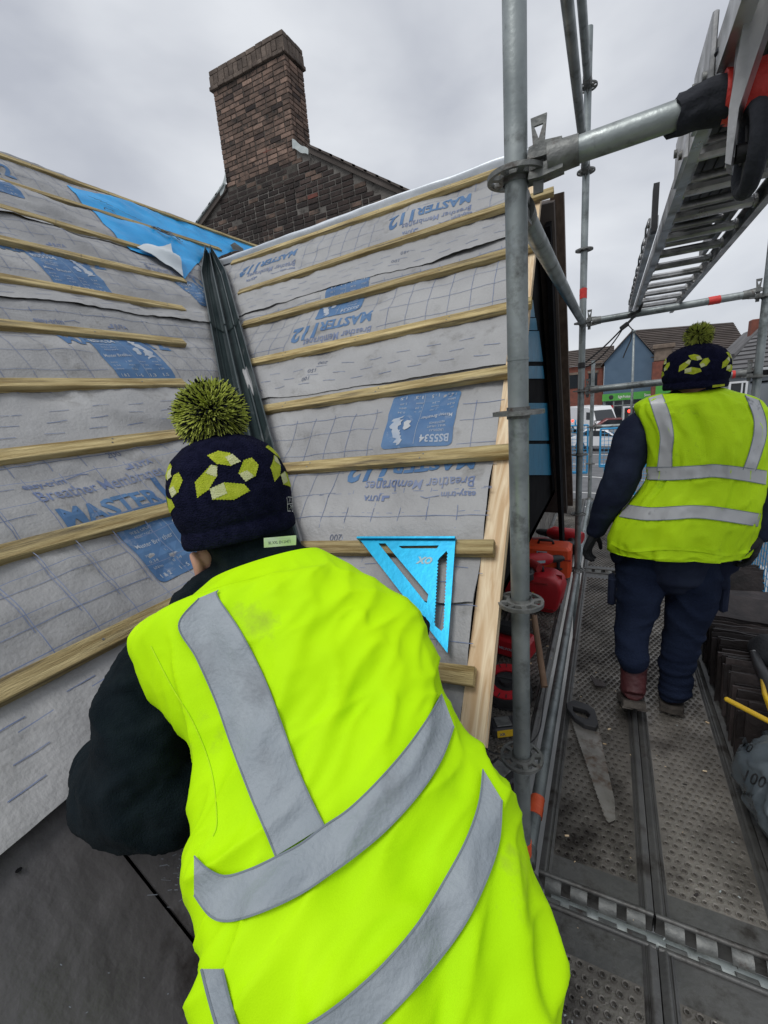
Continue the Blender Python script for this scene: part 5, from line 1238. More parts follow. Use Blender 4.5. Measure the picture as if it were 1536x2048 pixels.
mb = MB(); mb.box((-.016, -.04, -.07), (.016, .04, .07), Matrix.Translation(V3(pw(1446, 1190, .05))), bev=.01); mb.build('thigh_pocket', M['navy'], p2root)
def boot(ankle, toe, heel_up, sole_h):
    """shaft, foot and lugged sole; toe = direction on the deck, heel_up = tilt of the foot"""
    a = np.array(ankle, float); t = nrm(np.array([toe[0], toe[1], 0])); s_ = np.array([t[1], -t[0], 0]); c, sn_ = math.cos(heel_up), math.sin(heel_up)
    f = lambda x, y, z: a + s_ * x * 1.16 + t * (y * c + z * sn_) + np.array([0, 0, 1]) * (-y * sn_ + z * c)
    mb = MB(); mb.tube([f(0, -.008, .14 if heel_up else .035), f(0, -.005, .07 if heel_up else .03), f(0, 0, .02), f(0, .0, -.03), f(0, -.008, -.065)], [q * (1 if heel_up else .82) for q in (.060, .058, .054, .052, .048)], 18)
    mb.tube([f(0, -.02, -.05), f(0, .07, -.055), f(0, .15, -.066), f(0, .195, -.070)], [.044, .047, .045, .032], 16); b_ = remesh(mb, 'boot', M['boot'], p2root, .005, 2, lambda c_: .0018 * noi(c_[0] * 40, c_[1] * 40, c_[2] * 60))
    mb = MB(); pl = [(-.038, -.055), (0, -.068), (.038, -.055), (.042, .0), (.040, .06), (.050, .13), (.042, .19), (.018, .222), (-.018, .222), (-.042, .19), (-.050, .13), (-.040, .06), (-.042, 0)]
    mb.prism(pl, lambda x, y, t_: f(x, y, t_), -.118, -.092)
    for k in range(9):
        y0 = -.055 + k * .030; w = .034 if 2 < k < 5 else .042
        for sx in (-1, 1): mb.box((min(sx * .006, sx * w), y0, -.125), (max(sx * .006, sx * w), y0 + .018, -.117), None) if False else mb.prism([(sx * .006, y0), (sx * w, y0), (sx * w, y0 + .018), (sx * .006, y0 + .018)], lambda x, y, t_: f(x, y, t_), -.126, -.117)
    mb.build('sole', M['sole'], b_, fix=True)
    mb = MB(); mb.tube([f(.0, -.062, .05), f(0, -.070, .075), f(0, -.060, .09)], .006, 8); (mb.build('pull_tab', M['reddark'], b_, smooth=True) if heel_up else None); return b_
bl = pw(1267, 1352, -.085); bl[2] = .205; boot(bl, (-.05, 1), R_(26), .03)
br = pw(1345, 1385, .03); br[2] = .142; boot(br, (.10, 1), 0, .03)
mb = MB(); fingers_hand(mb, pw(1190, 1064, .04), pw(1172, 1105, .05) - pw(1190, 1064, .04), [-.25, -.9, .2], [.75, .2, -.2], 1.02, .9); mb.tube([pw(1194, 1052, .04), pw(1189, 1070, .04)], [.034, .031], 14); remesh(mb, 'glove', M['glove'], p2root, .0042, 1)
mb = MB(); fingers_hand(mb, pw(1522, 1066, -.02), pw(1508, 1112, -.02) - pw(1522, 1066, -.02), [.3, .9, .2], [-.75, .2, -.2], 1.02, .9); mb.tube([pw(1524, 1054, -.02), pw(1521, 1070, -.02)], [.034, .031], 14); remesh(mb, 'glove', M['glove'], p2root, .0045, 1)
mb = MB(); hc2 = pw(1390, 742, .02); head_shape(mb, hc2, [0, 0, 1], [.05, 1, -.1], .98)
spline_tube(mb, [hc2 - [0, 0, .04], hc2 - [0, 0, .10], hc2 - [0, .0, .16]], [.055, .056, .06], 14)
spline_tube(mb, [pw(1395, 830, .05), pw(1405, 950, .05), pw(1375, 1060, .05), pw(1340, 1140, .05)], [.10, .11, .12, .11], 16)
spline_tube(mb, la, [.045, .045, .042, .038, .032, .026], 12); spline_tube(mb, ra2, [.045, .045, .04, .032, .026], 12)
spline_tube(mb, [hpL, pw(1268, 1250, -.02), pw(1266, 1345, -.07), bl - [0, -.02, .06]], [.08, .05, .03, .025], 12); spline_tube(mb, [hpR, pw(1366, 1270, .06), pw(1347, 1380, .04), br - [0, -.01, .06]], [.07, .045, .03, .025], 12)
remesh(mb, 'body', M['skin'], p2root, .009, 2)
h2b = pw(1388, 778, .015); h2t = pw(1391, 688, .03); hat2, HP2 = hat(p2root, h2b, np.array([0.01, .02, 1]), EYE - h2b, .108, float(np.linalg.norm(h2t - h2b)), 1.02, 5, -.05, .046, np.array([0, 0, 1]), .000225, .52, strands=2500, seed=8)
mb = MB(); mb.prism([(-.018, -.006), (.018, -.004), (.018, .004), (-.018, .003)], lambda x, y, t: pw(1437, 771, -.10) + np.array([x, -t, y]), 0, .003); mb.build('collar_tab', M['knityel'], p2root, fix=True)
# ------------------------------------------------------------------ tools and materials lying about
# rafter square on the gable slope
sq = empty('rafter_square', RP(-.55, .35, .03), 'bright blue aluminium rafter square with saw-toothed slot laid on the gable battens', 'rafter square')
hS = .052
def sp(x, y): u, v = uvR(x, y, hS); return (u, v)
def polyS(pts): return [sp(*p) for p in pts]
def sfn(x, y, t): return RP(x, y, hS + t)
outer = polyS([(719, 1078), (911, 1078), (895, 1306)])
slot1 = polyS([(757, 1087), (771, 1087), (857, 1189), (854, 1206), (850, 1204)])
slot2 = polyS([(797, 1092), (878, 1091), (874, 1097), (804, 1097)])
slot3 = [(893, 1102), (879, 1117)]
yl, yr = 1117, 1108
L3 = []; k = 0
y = 1119
while y < 1248: L3 += [(877.5 - (y - 1117) * .055 - (2.6 if k % 2 else 0), y)]; y += 3.2; k += 1
R3 = []; y = 1258; k = 0
while y > 1106: R3 += [(886 + (1258 - y) * .052 + (2.2 if k % 2 else 0), y)]; y -= 3.2; k += 1
slot3 = polyS([(878, 1117)] + L3 + [(870, 1252), (883, 1262)] + R3 + [(893, 1102)])
def holed(mb, outer, holes, fn, t0, t1):
    loops = [outer] + holes; tri = tessellate_polygon([[Vector((p[0], p[1], 0)) for p in l] for l in loops]); flat = [p for l in loops for p in l]; n = len(flat)
    vs = [fn(x, y, t0) for x, y in flat] + [fn(x, y, t1) for x, y in flat]; fs = [tuple(t) for t in tri] + [tuple(i + n for i in t) for t in tri]; o = 0
    for l in loops:
        m = len(l); fs += [(o + i, o + (i + 1) % m, n + o + (i + 1) % m, n + o + i) for i in range(m)]; o += m
    mb.add(vs, fs)
mb = MB(); holed(mb, outer, [slot1, slot2, slot3], sfn, -.003, .001); mb.build('plate', M['squareblue'], sq, fix=True)
mb = MB(); a0, a1 = sp(717, 1076), sp(912, 1076); mb.prism([a0, a1, (a1[0], a1[1] - .007), (a0[0], a0[1] - .007)], sfn, -.014, .012); mb.build('fence_edge', M['squareblue'], sq, fix=True)
mb = MB(); o_ = sp(868, 1112); v2, f = text_polys('OX', .040, .0022, .2, 2, .056); a, b = conform(v2, f, lambda x, y: RP(o_[0] - x * .93, o_[1] - .006 - y * .72, hS + .002), 0); mb.add(a, b); mb.build('faded_logo', M['ghost'], sq)
# hand saw on the left deck
zs = .014
saw = empty('hand_saw', (.0, 1.8, zs), 'rusty hand saw with a black closed handle lying on the left deck', 'saw')
def zp(x, y, z=zs): q = onZ(x, y, z); return (q[0], q[1])
blade = [zp(1139, 1428), (zp(1212, 1640)), zp(1218, 1646), zp(1231, 1640), zp(1229, 1600), zp(1197, 1458)]
te = []; a, b = np.array(zp(1139, 1428)), np.array(zp(1212, 1640)); nn_ = np.array([-(b - a)[1], (b - a)[0]]); nn_ = nn_ / np.linalg.norm(nn_) * .004
for i in range(60): te.append(tuple(a + (b - a) * i / 60 - (nn_ * 0 if i % 2 else nn_)))
mb = MB(); mb.prism(te + blade[1:], lambda x, y, t: (x, y, zs + t), 0, .0015); mb.build('blade', M['sawblade'], saw, fix=True)
hd = [zp(x, y, .03) for x, y in [(1132, 1408), (1148, 1402), (1178, 1412), (1190, 1422), (1197, 1450), (1192, 1458), (1168, 1452), (1148, 1438), (1134, 1420)]]
hl = [zp(x, y, .03) for x, y in [(1145, 1415), (1170, 1422), (1180, 1432), (1174, 1440), (1156, 1434), (1146, 1424)]]
mb = MB(); holed(mb, hd, [hl], lambda x, y, t: (x, y, t), zs - .002, zs + .024); hb_ = mb.build('handle', M['black'], saw, fix=True); bv = hb_.modifiers.new('b', 'BEVEL'); bv.width = .004; bv.segments = 2
# slate chip on the deck
mb = MB(); mb.prism([zp(x, y) for x, y in [(1180, 1352), (1212, 1368), (1210, 1374), (1190, 1372)]], lambda x, y, t: (x, y, t), .012, .017); tag(centred(mb.build('slate_chip', M['slatebrown'], None, fix=True)), 'small broken slate chip on the left deck behind the saw', 'slate')
# brown card tube leaning on the deck
ct = [np.array([*zp(1068, 1232, .30), .30]), np.array([*zp(1089, 1374, .06), .06])]
mb = MB(); mb.pipe(ct[0], ct[1], .0165, .0145, 20); tag(centred(mb.build('card_tube', M['card'], None, smooth=True, angle=40)), 'brown cardboard tube leaning beside the near upright above the inner deck', 'tube')
# red machine case (rounded can shape with saw on top)
def case(name, label, cat, c, size, mat, rz=0, bev=.03, par=None):
    root = empty(name, (c[0], c[1], c[2]), label, cat, rz=rz); return root
rc = np.array([-.435, 3.10, .012]); root = empty('red_tool_case', rc, 'large rounded dark red tool case on the inner deck with a red tool on top', 'tool case', rz=R_(-8))
mb = MB(); pr = [(-.185, .03), (-.165, .0), (.150, .0), (.180, .04), (.205, .17), (.190, .235), (.13, .27), (-.12, .27), (-.185, .24), (-.20, .16)]
mb.prism(pr, lambda x, z, t: (x, t, z), -.10, .10); o = mb.build('case_shell', M['red'], root, local=True, fix=True); bv = o.modifiers.new('b', 'BEVEL'); bv.width = .022; bv.segments = 3; o.data.polygons.foreach_set('use_smooth', [True] * len(o.data.polygons))
mb = MB(); mb.box((-.19, -.004, .05), (.19, .004, .26)); mb.box((-.16, -.112, .03), (.16, -.098, .04), bev=.002); mb.box((-.16, -.112, .215), (.12, -.098, .225), bev=.002); mb.build('case_rib', M['reddark'], root, local=True)
mb = MB(); mb.prism([(-.035, -.012), (.035, -.012), (.035, .012), (-.035, .012)], lambda x, z, t: (x - .03, t, z + .14), -.108, -.1); mb.build('case_badge', M['black'], root, local=True, fix=True)
mb = MB(); mb.ball((.02, -.106, .14), (.008, .003, .008), 10, 6); mb.build('badge_button', M['yellow'], root, local=True, smooth=True)
mb = MB(); mb.tube([(-.06, 0, .27), (-.06, 0, .30), (.06, 0, .30), (.06, 0, .27)], .011, 10); mb.build('carry_handle', M['black'], root, local=True, smooth=True)
# red power tools on and behind the case
def power_tool(loc, rz, label, mat='red', s=1.0, tilt=0):
    root = empty('power_tool', loc, label, 'power tool', 'red power tools on the inner deck', rz=rz)
    def sc(p): return tuple(q * s for q in p)
    mb = MB(); mb.tube([sc((-.11, 0, .05)), sc((-.06, 0, .055)), sc((.04, 0, .055)), sc((.07, 0, .05))], [.030 * s, .038 * s, .036 * s, .022 * s], 16); mb.build('motor_body', M[mat], root, local=True, smooth=True, angle=50)
    mb = MB(); mb.tube([sc((.07, 0, .05)), sc((.12, 0, .05)), sc((.14, 0, .05))], [.022 * s, .018 * s, .010 * s], 14); mb.build('chuck', M['black'], root, local=True, smooth=True, angle=40)
    mb = MB(); mb.tube([sc((-.05, 0, .05)), sc((-.085, .045, .03)), sc((-.10, .11, .028))], [.024 * s, .020 * s, .019 * s], 12); mb.build('grip', M['black'], root, local=True, smooth=True)
    mb = MB(); mb.box(sc((-.145, .09, .005)), sc((-.06, .145, .058)), bev=.008 * s); mb.build('battery', M['black'], root, local=True)
    mb = MB(); mb.box(sc((-.04, -.0385, .045)), sc((.02, -.036, .06))); mb.build('side_label', M['ghost'], root, local=True); return root
power_tool((rc[0] + .03, rc[1] + .04, .285), R_(25), 'red cordless tool with black cable coils lying on the big red case', s=1.25)
power_tool((rc[0] - .06, rc[1] - .03, .282), R_(150), 'dark red cordless tool at the left end on top of the big red case', 'reddark', s=1.1)
power_tool((-.38, 4.55, .012), R_(160), 'long red tool lying behind the orange case', s=1.9)
power_tool((-.55, 4.30, .012), R_(20), 'dark red tool in the dark under the gable', 'reddark', s=1.5)
# cable coil on the case
mb = MB(); rnd = random.Random(4); pts = []
for i in range(120): a = i * .42; r = .055 + .012 * math.sin(i * .7); pts.append((rc[0] - .07 + r * math.cos(a), rc[1] - .07 + .5 * r * math.sin(a), .30 + .018 * math.sin(i * .31) + .0004 * i))
mb.tube(pts, .0042, 6); tag(centred(mb.build('cable_coil', M['black'], None, smooth=True)), 'tangled black cable coil on top of the red case', 'cable')
# orange case
oc = np.array([-.40, 3.72, .012]); root = empty('orange_tool_case', oc, 'bright orange-red tool case with a black latch behind the red case', 'tool case')
mb = MB(); mb.box((-.23, -.10, 0), (.17, .12, .27), bev=.022); mb.build('case_shell', M['orange'], root, local=True, smooth=True, angle=25)
mb = MB(); mb.box((-.232, -.102, .165), (.172, .122, .173)); mb.build('lid_seam', M['reddark'], root, local=True)
mb = MB(); mb.tube([(.08, -.115, .10), (.08, -.115, .20)], .014, 10); mb.box((.045, -.125, .19), (.115, -.10, .215), bev=.006); mb.box((.05, -.122, .09), (.11, -.10, .105), bev=.004); mb.build('latch', M['black'], root, local=True)
mb = MB(); mb.box((-.09, -.1025, .185), (-.01, -.1005, .235)); lb_ = mb.build('label', M['ghost'], root, local=True)
mb = MB()
for k in range(3): mb.box((-.082 + .0 * k, -.1035, .192 + k * .014), (-.018 - .01 * k, -.1028, .199 + k * .014))
mb.build('label_print', M['reddark'], lb_, local=True)
mb = MB(); mb.tube([(-.09, 0, .27), (-.08, 0, .30), (.02, 0, .30), (.03, 0, .27)], .012, 10); mb.build('carry_handle', M['black'], root, local=True, smooth=True)
# small red tool case with white name, dark tool above
sc_ = np.array([-.475, 2.42, .012]); root = empty('small_red_case', sc_, 'small red case with a white name strip below the verge, left of the near upright', 'tool case', rz=R_(-12))
mb = MB(); mb.box((-.10, -.07, 0), (.13, .08, .12), bev=.016); mb.build('case_shell', M['red'], root, local=True, smooth=True, angle=25)
v2, f = text_polys('MILWAUKEE', .024, .0006, 0, 2, .13); a, b = conform(v2, f, lambda x, y: (x - .045, -.0712, .052 + y), 0); mb = MB(); mb.add(a, b); mb.build('name_print', M['whiteprint'], root, local=True)
mb = MB(); mb.box((-.09, -.04, .12), (.06, .06, .18), bev=.02); mb.build('tool_on_lid', M['black'], root, local=True, smooth=True, angle=30)
# chalk / cable reel
rl = np.array([-.42, 2.03, .012]); root = empty('cable_reel', rl, 'round cable reel with a notched red rim on the inner deck', 'cable reel')
Mr = Matrix.Rotation(R_(14), 4, 'X')
def disc(mb, z0, z1, r0, r1, n=40):
    for i in range(n):
        a, b = 2 * math.pi * i / n, 2 * math.pi * (i + 1) / n
        P4 = [(r0 * math.cos(a), r0 * math.sin(a)), (r1 * math.cos(a), r1 * math.sin(a)), (r1 * math.cos(b), r1 * math.sin(b)), (r0 * math.cos(b), r0 * math.sin(b))]
        vs = [tuple(Mr @ Vector((x, y, z))) for z in (z0, z1) for x, y in P4]; mb.add(vs, [(3, 2, 1, 0), (4, 5, 6, 7), (0, 1, 5, 4), (2, 3, 7, 6), (1, 2, 6, 5), (3, 0, 4, 7)])
mb = MB(); disc(mb, .03, .085, .0, .118); mb.build('drum', M['black'], root, local=True, fix=True)
mb = MB(); disc(mb, .086, .094, .066, .112); mb.build('red_ring', M['red'], root, local=True, fix=True)
for k in range(18):
    a = 2 * math.pi * k / 18; mb = MB(); mb.box((.088, -.0025, .0945), (.111, .0025, .0965), Mr @ Matrix.Rotation(a, 4, 'Z')); mb.build('notch', M['black'], root, local=True)
mb = MB(); disc(mb, .088, .112, .0, .035); mb.box((-.05, -.008, .108), (.05, .008, .122), Mr, bev=.004); mb.build('crank', M['black'], root, local=True)
mb = MB(); disc(mb, .0, .03, .05, .125); mb.build('base', M['black'], root, local=True)
# battery chargers
def charger(loc, rz, label, t1):
    root = empty('battery_charger', loc, label, 'charger', 'black and yellow chargers on the inner deck', rz=rz)
    mb = MB(); mb.box((-.06, -.045, 0), (.06, .045, .05), bev=.008); mb.build('housing', M['black'], root, local=True, smooth=True, angle=25)
    mb = MB(); mb.box((-.045, -.047, .01), (.05, -.0445, .044)); mb.build('yellow_label', M['yellow'], root, local=True)
    mb = MB(); mb.box((-.04, -.03, .05), (.03, .03, .056), bev=.002); mb.build('slot_rails', M['galvdark'], root, local=True)
    v2, f = text_polys(t1, .020, .0006, 0, 2); a, b = conform(v2, f, lambda x, y: (x - .035, -.0475, .018 + y), 0); mb = MB(); mb.add(a, b); mb.build('label_text', M['greyprint'], root, local=True); return root
c1 = onZ(1008, 1462, .014); charger((c1[0], c1[1], .013), R_(30), 'black charger with an orange-yellow label on the inner deck above the lower rosette', 'XR')
c2 = onZ(1004, 1560, .014); charger((c2[0] + .0, c2[1], .013), R_(-25), 'second charger lower down, tipped beside the vest', 'XR')
mb = MB(); pts = [onZ(x, y, .02) for x, y in [(1000, 1440), (975, 1455), (962, 1480), (975, 1500), (1000, 1508), (1030, 1500), (1075, 1470), (1088, 1400), (1092, 1375)]]; mb.tube([catmull(pts, i / 60) for i in range(61)], .003, 6)
tag(centred(mb.build('power_cable', M['black'], None, smooth=True)), 'thin black power cable curling round the chargers on the inner deck', 'cable')
# slates stacked on edge on the outer deck -----------------------------------
rnd = random.Random(12)
def loose_slate(c, w, h, tilt, rz, label, group):
    mb = MB(); n = 7; top = [(w * (i / n - .5), h / 2 + rnd.uniform(-.005, .004)) for i in range(n + 1)]; bot = [(w * (i / n - .5), -h / 2 + rnd.uniform(-.004, .004)) for i in range(n, -1, -1)]
    mb.prism(top + bot, lambda x, y, t: (x, y, t), 0, rnd.uniform(.007, .012)); o = mb.build('roof_slate', M['slatebrown'], None, fix=True); o.location = V3(c)
    o.rotation_euler = (tilt, rnd.uniform(-.03, .03), rz); return tag(o, label, 'slate', group)
y = 1.92; k = 0
while y < 2.72:
    hgt = .25 + rnd.uniform(-.03, .02); loose_slate((.685 + rnd.uniform(-.018, .018), y, .012 + hgt / 2 * .93), .33, hgt, R_(82 + rnd.uniform(-5, 5)), rnd.uniform(-.05, .05), 'one of the old dark slates standing on edge in the row behind the grey bag', 'slates on edge in the near row')
    y += rnd.uniform(.017, .026); k += 1
last_ = [o for o in bpy.data.objects if o.get('group') == 'slates on edge in the near row']
last_.sort(key=lambda o: o.location[1]); last_[0]['label'] = 'old dark slate on edge nearest the grey bag, first of its row'; last_[-1]['label'] = 'old dark slate on edge furthest from the grey bag, last of its row'
y = 1.95
while y < 2.75:
    hgt = .25 + rnd.uniform(-.02, .015); loose_slate((1.03 + rnd.uniform(-.012, .012), y, .012 + hgt / 2 * .93), .32, hgt, R_(82 + rnd.uniform(-5, 5)), rnd.uniform(-.05, .05), 'one of the old dark slates standing on edge at the outer side of the deck', 'slates on edge in the outer row'); y += rnd.uniform(.02, .03)
zz = .014
for i in range(15):
    loose_slate((.72 + rnd.uniform(-.02, .02), 3.02 + rnd.uniform(-.02, .02), zz), .36, .26, R_(rnd.uniform(-2, 2)), rnd.uniform(-.06, .06), 'one of the old slates lying flat in the pile by the walking man\'s legs', 'slates lying flat in the pile'); zz += .0155
for i in range(12):
    loose_slate((.74 + rnd.uniform(-.02, .02), 3.38 + i * .012, .15), .36, .27, R_(75 + rnd.uniform(-3, 3)), rnd.uniform(-.03, .03), 'one of the old slates leaning upright at the back of the outer deck', 'slates leaning at the back')
loose_slate((.72, 2.78, .285), .34, .2, R_(14), -.1, 'single old slate lying tilted on top of the rows of edge-standing slates', None)
# yellow bar, black and yellow tool
a, b = np.array([*zp(1454, 1399, .30), .30]), np.array([*zp(1575, 1462, .30), .30]); mb = MB(); mb.tube([a, b], .0095, 12); mb.ball(a, .0097, 12, 8)
tag(centred(mb.build('yellow_bar', M['yellow'], None, smooth=True, angle=60)), 'thin yellow bar lying over the slates beside the grey bag', 'bar')
root = empty('slate_cutter', (.74, 2.15, .29), 'black and yellow slate tool lying on the slates at the right edge', 'tool')
p = [np.array([*zp(x, y, .31), .31]) for x, y in [(1508, 1308), (1524, 1345), (1550, 1400)]]; mb = MB(); mb.tube(p, [.016, .022, .022], 12); mb.build('black_grip', M['black'], root, smooth=True)
p = [np.array([*zp(x, y, .315), .315]) for x, y in [(1524, 1350), (1530, 1390), (1545, 1430), (1560, 1425), (1545, 1385), (1536, 1348)]]; mb = MB(); mb.tube(p, .009, 10); mb.build('yellow_frame', M['yellow'], root, smooth=True)
mb = MB(); q = [np.array([*zp(x, y, .31), .31]) for x, y in [(1503, 1305), (1516, 1303)]]; mb.tube(q, .010, 10); mb.build('metal_end', M['alu'], root, smooth=True)
# dark cloth lump
mb = MB(); q = zp(1545, 1290, .33); mb.ball((q[0], q[1], .30), (.09, .10, .07), 20, 12); tag(centred(remesh(mb, 'dark_glove', M['glove'], empty('tmpx', (0, 0, 0)), .008, 1, lambda c: .012 * noi(c[0] * 14, c[1] * 14, c[2] * 14))), 'dark crumpled work glove on the slates at the right edge', 'glove')
for o in [o for o in bpy.data.objects if o.name.startswith('tmpx')]:
    for c in [c for c in bpy.data.objects if c.parent is o]: c.parent = None
    bpy.data.objects.remove(o)
# grey plastic bag on the deck edge
bc = np.array([.645, 1.60, .012]); mb = MB()
def bag(a, b):
    th = 2 * math.pi * a; ph = math.pi * b; r = math.sin(ph) ** .75; z = (1 - math.cos(ph)) / 2
    fold = .030 * (1 - abs(noi(math.cos(th) * 1.6 + 3, math.sin(th) * 1.6, z * 1.2))) + .022 * max(0, 1 - 3 * abs(noi(math.cos(th) * 2.2, math.sin(th) * 2.2 + 5, z * 1.5))) + .012 * max(0, 1 - 3 * abs(noi(math.cos(th) * 5 + 9, math.sin(th) * 5, z * 4))) + .018 * noi(math.cos(th) * 5, math.sin(th) * 5, z * 2.4) + .006 * noi(math.cos(th) * 14, math.sin(th) * 14 + z * 6, z * 5)
    rx, ry = .165, .23; q = (1 + .25 * (z - .5) * -1)
    return bc + np.array([math.cos(th) * (rx * r * q + fold * r), math.sin(th) * (ry * r * q + fold * r), .02 + .30 * z + .02 * noi(math.cos(th) * 3, math.sin(th) * 3, z * 4) * r])
mb.grid(bag, 90, 60, closed=True); bo = mb.build('plastic_bag', M['bag'], None, smooth=True); bvb = bvh_of(bo)
tag(bo, 'translucent grey plastic rubbish bag slumped on the deck at the right edge', 'bag')
def on_bag(txt, x0, y0, sz, rot):
    v2, f = text_polys(txt, sz, 0, 0, 2); ca, sa = math.cos(rot), math.sin(rot)
    def fn(x, y):
        r = ray(x0 + x * ca - y * sa, y0 - (x * sa + y * ca)); h = bvb.ray_cast(V3(EYE), V3(nrm(r))); return np.array(h[0]) - nrm(r) * .003 if h[0] is not None else onY(x0 + x, y0 - y, 1.5)
    a, b = conform(v2, f, fn, 5); m = MB(); m.add(a, b); o = m.build('bag_print', M['black']); o.parent = bo
bo_keep = bo.location.copy()
on_bag('100', 1480, 1560, 34, R_(-20)); on_bag('SORRY', 1470, 1585, 12, R_(-18)); on_bag('70', 1478, 1492, 26, R_(-35))
# bits beyond: white rubble bag and blue mesh guards
mb = MB(); mb.ball((.72, 4.35, .10), (.14, .16, .12), 20, 14); g = empty('tmpy', (0, 0, 0)); o = remesh(mb, 'rubble_sack', M['lead'], g, .012, 1, lambda c: .02 * noi(c[0] * 9, c[1] * 9, c[2] * 9)); o.parent = None; bpy.data.objects.remove(g); tag(centred(o), 'pale crumpled rubble sack beyond the slates', 'sack')
mb = MB(); mb.ball((-.06, 5.6, .12), (.10, .14, .12), 20, 14); g = empty('tmpz', (0, 0, 0)); o = remesh(mb, 'rubble_sack', M['bag'], g, .012, 1, lambda c: .02 * noi(c[0] * 9, c[1] * 9, c[2] * 9)); o.parent = None; bpy.data.objects.remove(g); tag(centred(o), 'grey sack on the far deck left of the walking man\'s elbow', 'sack')
def brick_guard(o_, ux, w, z1, z0, label, legs=True):
    ux = nrm(ux); o_ = np.array(o_, float); root = empty('mesh_guard', o_ + [0, 0, z0], label, 'mesh guard', 'blue mesh guards on the scaffold rails')
    P = lambda x, z, d=0: o_ + ux * x + np.array([0, 0, z])
    for a, b in (((0, z0), (0, z1)), ((w, z0), (w, z1)), ((w * .48, z0), (w * .48, z1)), ((0, z1), (w, z1)), ((0, z0 + .02), (w, z0 + .02)), ((0, z0), (w, z0))):
        mb = MB(); mb.tube([P(*a), P(*b)], .012, 8); mb.build('frame_bar', M['guard'], root, smooth=True, angle=50)
    mb = MB(); k = 0
    while .05 * (k + 1) < w: mb.tube([P(.05 * (k + 1), z0), P(.05 * (k + 1), z1)], .0028, 4); k += 1
    k = 0
    while z0 + .05 * (k + 1) < z1: mb.tube([P(0, z0 + .05 * (k + 1)), P(w, z0 + .05 * (k + 1))], .0028, 4); k += 1
    o = mb.build('mesh_wires', M['guard'], root, kind='stuff')
    for x in (w * .28, w * .66):
        mb = MB(); mb.tube([P(x, z1), P(x, z1 + .05), P(x, z1 + .075) + np.array([0, .03, 0]), P(x, z1 + .05) + np.array([0, .055, 0])], .010, 8); mb.build('hook', M['guard'], root, smooth=True)
    if legs:
        mb = MB(); mb.box((0, 0, 0), (1, 1, 1)) if False else None
    return root
brick_guard((-.08, YG - .035, 0), (1, 0, 0), .92, .97, .46, 'bright blue mesh guard hooked over the far cross tube')
brick_guard((-.02, YG + 1.2, 0), (1, 0, 0), .92, .30, -.40, 'lower blue mesh guard further off, seen under the first')
brick_guard((XO + .03, 2.9, 0), (0, 1, 0), 1.7, .55, .02, 'blue mesh guard along the outer side by the slates')
brick_guard((-.75, YG + .4, 0), (1, 0, 0), .5, 1.0, .3, 'sliver of blue mesh guard left of the far upright')

# chips, sawdust and grit dropped on the decks
rnd = random.Random(31); mb = MB()
for k in range(300):
    if rnd.random() < .6: x, y = rnd.uniform(-.14, .80), rnd.uniform(.75, 3.8)
    else: x, y = rnd.uniform(-.55, -.25), rnd.uniform(1.3, 3.6)
    s_ = rnd.choice((.0015, .002, .003, .004, .007)); a = rnd.uniform(0, 6.3); mb.cur = rnd.choice((0, 0, 1, 2))
    mb.box((-s_, -s_ * rnd.uniform(.2, .7), 0), (s_, s_ * rnd.uniform(.2, .6), s_ * .35), Matrix.Translation((x, y, .004)) @ Matrix.Rotation(a, 4, 'Z') @ Matrix.Rotation(rnd.uniform(-.3, .3), 4, 'X'))
tag(mb.build('deck_debris', [M['newwood'], M['slatebrown'], M['lead']], None), 'fine wood chips, slate crumbs and grit scattered over the decks', 'debris', None, 'stuff')

mb = MB(); rnd = random.Random(5)
for k in range(31):
    x, y = rnd.gauss(345, 22), rnd.gauss(1762, 26)
    if k > 24: x, y = rnd.uniform(20, 420), rnd.uniform(1720, 2030)
    u, v = uvL(x, y, .02)
    if u > valL(v) - .1: continue
    a = rnd.gauss(-.9, .25); l = rnd.uniform(.002, .018 if k < 25 else .004)
    strip(mb, lambda p, q: LP(p, q, .0245 - .014 * (q + 1.36) / .56 + .0032), u, v, u + l * math.cos(a), v + l * math.sin(a), rnd.uniform(.0006, .0016), .004)
mb.build('chalky_scratches', M['upvc'], roofL, kind='stuff')
# ------------------------------------------------------------------ street and buildings beyond
def sheet(name, pts, z, mat, kind='structure', **k):
    mb = MB(); mb.add([(x, y, z) for x, y in pts], [tuple(range(len(pts)))]); return tag(mb.build(name, mat, None), kind=kind, **k)
sheet('ground', [(-400, -400), (400, -400), (400, 900), (-400, 900)], GND - .02, M['asphalt'])
mb = MB(); mb.box((-12, -8, GND - .02), (4.2, 11.5, GND + .10)); tag(mb.build('pavement', M['pave'], None), kind='structure')
sheet('road', [(-60, 14), (60, 14), (60, 47), (-60, 47)], GND - .012, M['asphalt'])
mb = MB(); mb.box((-40, 47.2, GND - .02), (60, 53.4, GND + .11)); tag(mb.build('far_pavement', M['pave'], None), kind='structure')
rm = 0
for (xa, ya, xb, yb, w) in [(-1.5, 17, 3.2, 16.2, .12), (-1.8, 19.5, 3.8, 18.2, .12), (-1, 23, 5.5, 20.5, .15), (0, 17.6, .8, 26, .12), (1.6, 16.8, 3.0, 26, .12), (-2, 27, 6, 26, .14), (-2.5, 31, 8, 29.4, .14), (-3, 36, 9, 34, .16), (3.1, 20, 3.9, 24, .1), (-4, 41, 12, 40, .16), (6, 14, 10, 30, .14)]:
    mb = MB(); strip(mb, lambda x, y: (x, y, GND - .004), xa, ya, xb, yb, w, 2.0); mb.build('road_marking', M['white'], None, kind='structure')
def bldg(name, label, cat, loc): return empty(name, loc, label, cat, 'buildings across the road')
def P2(x, y, d): return onY(x, y, d)      # picture point at distance d along the walkway direction
D = 55.0
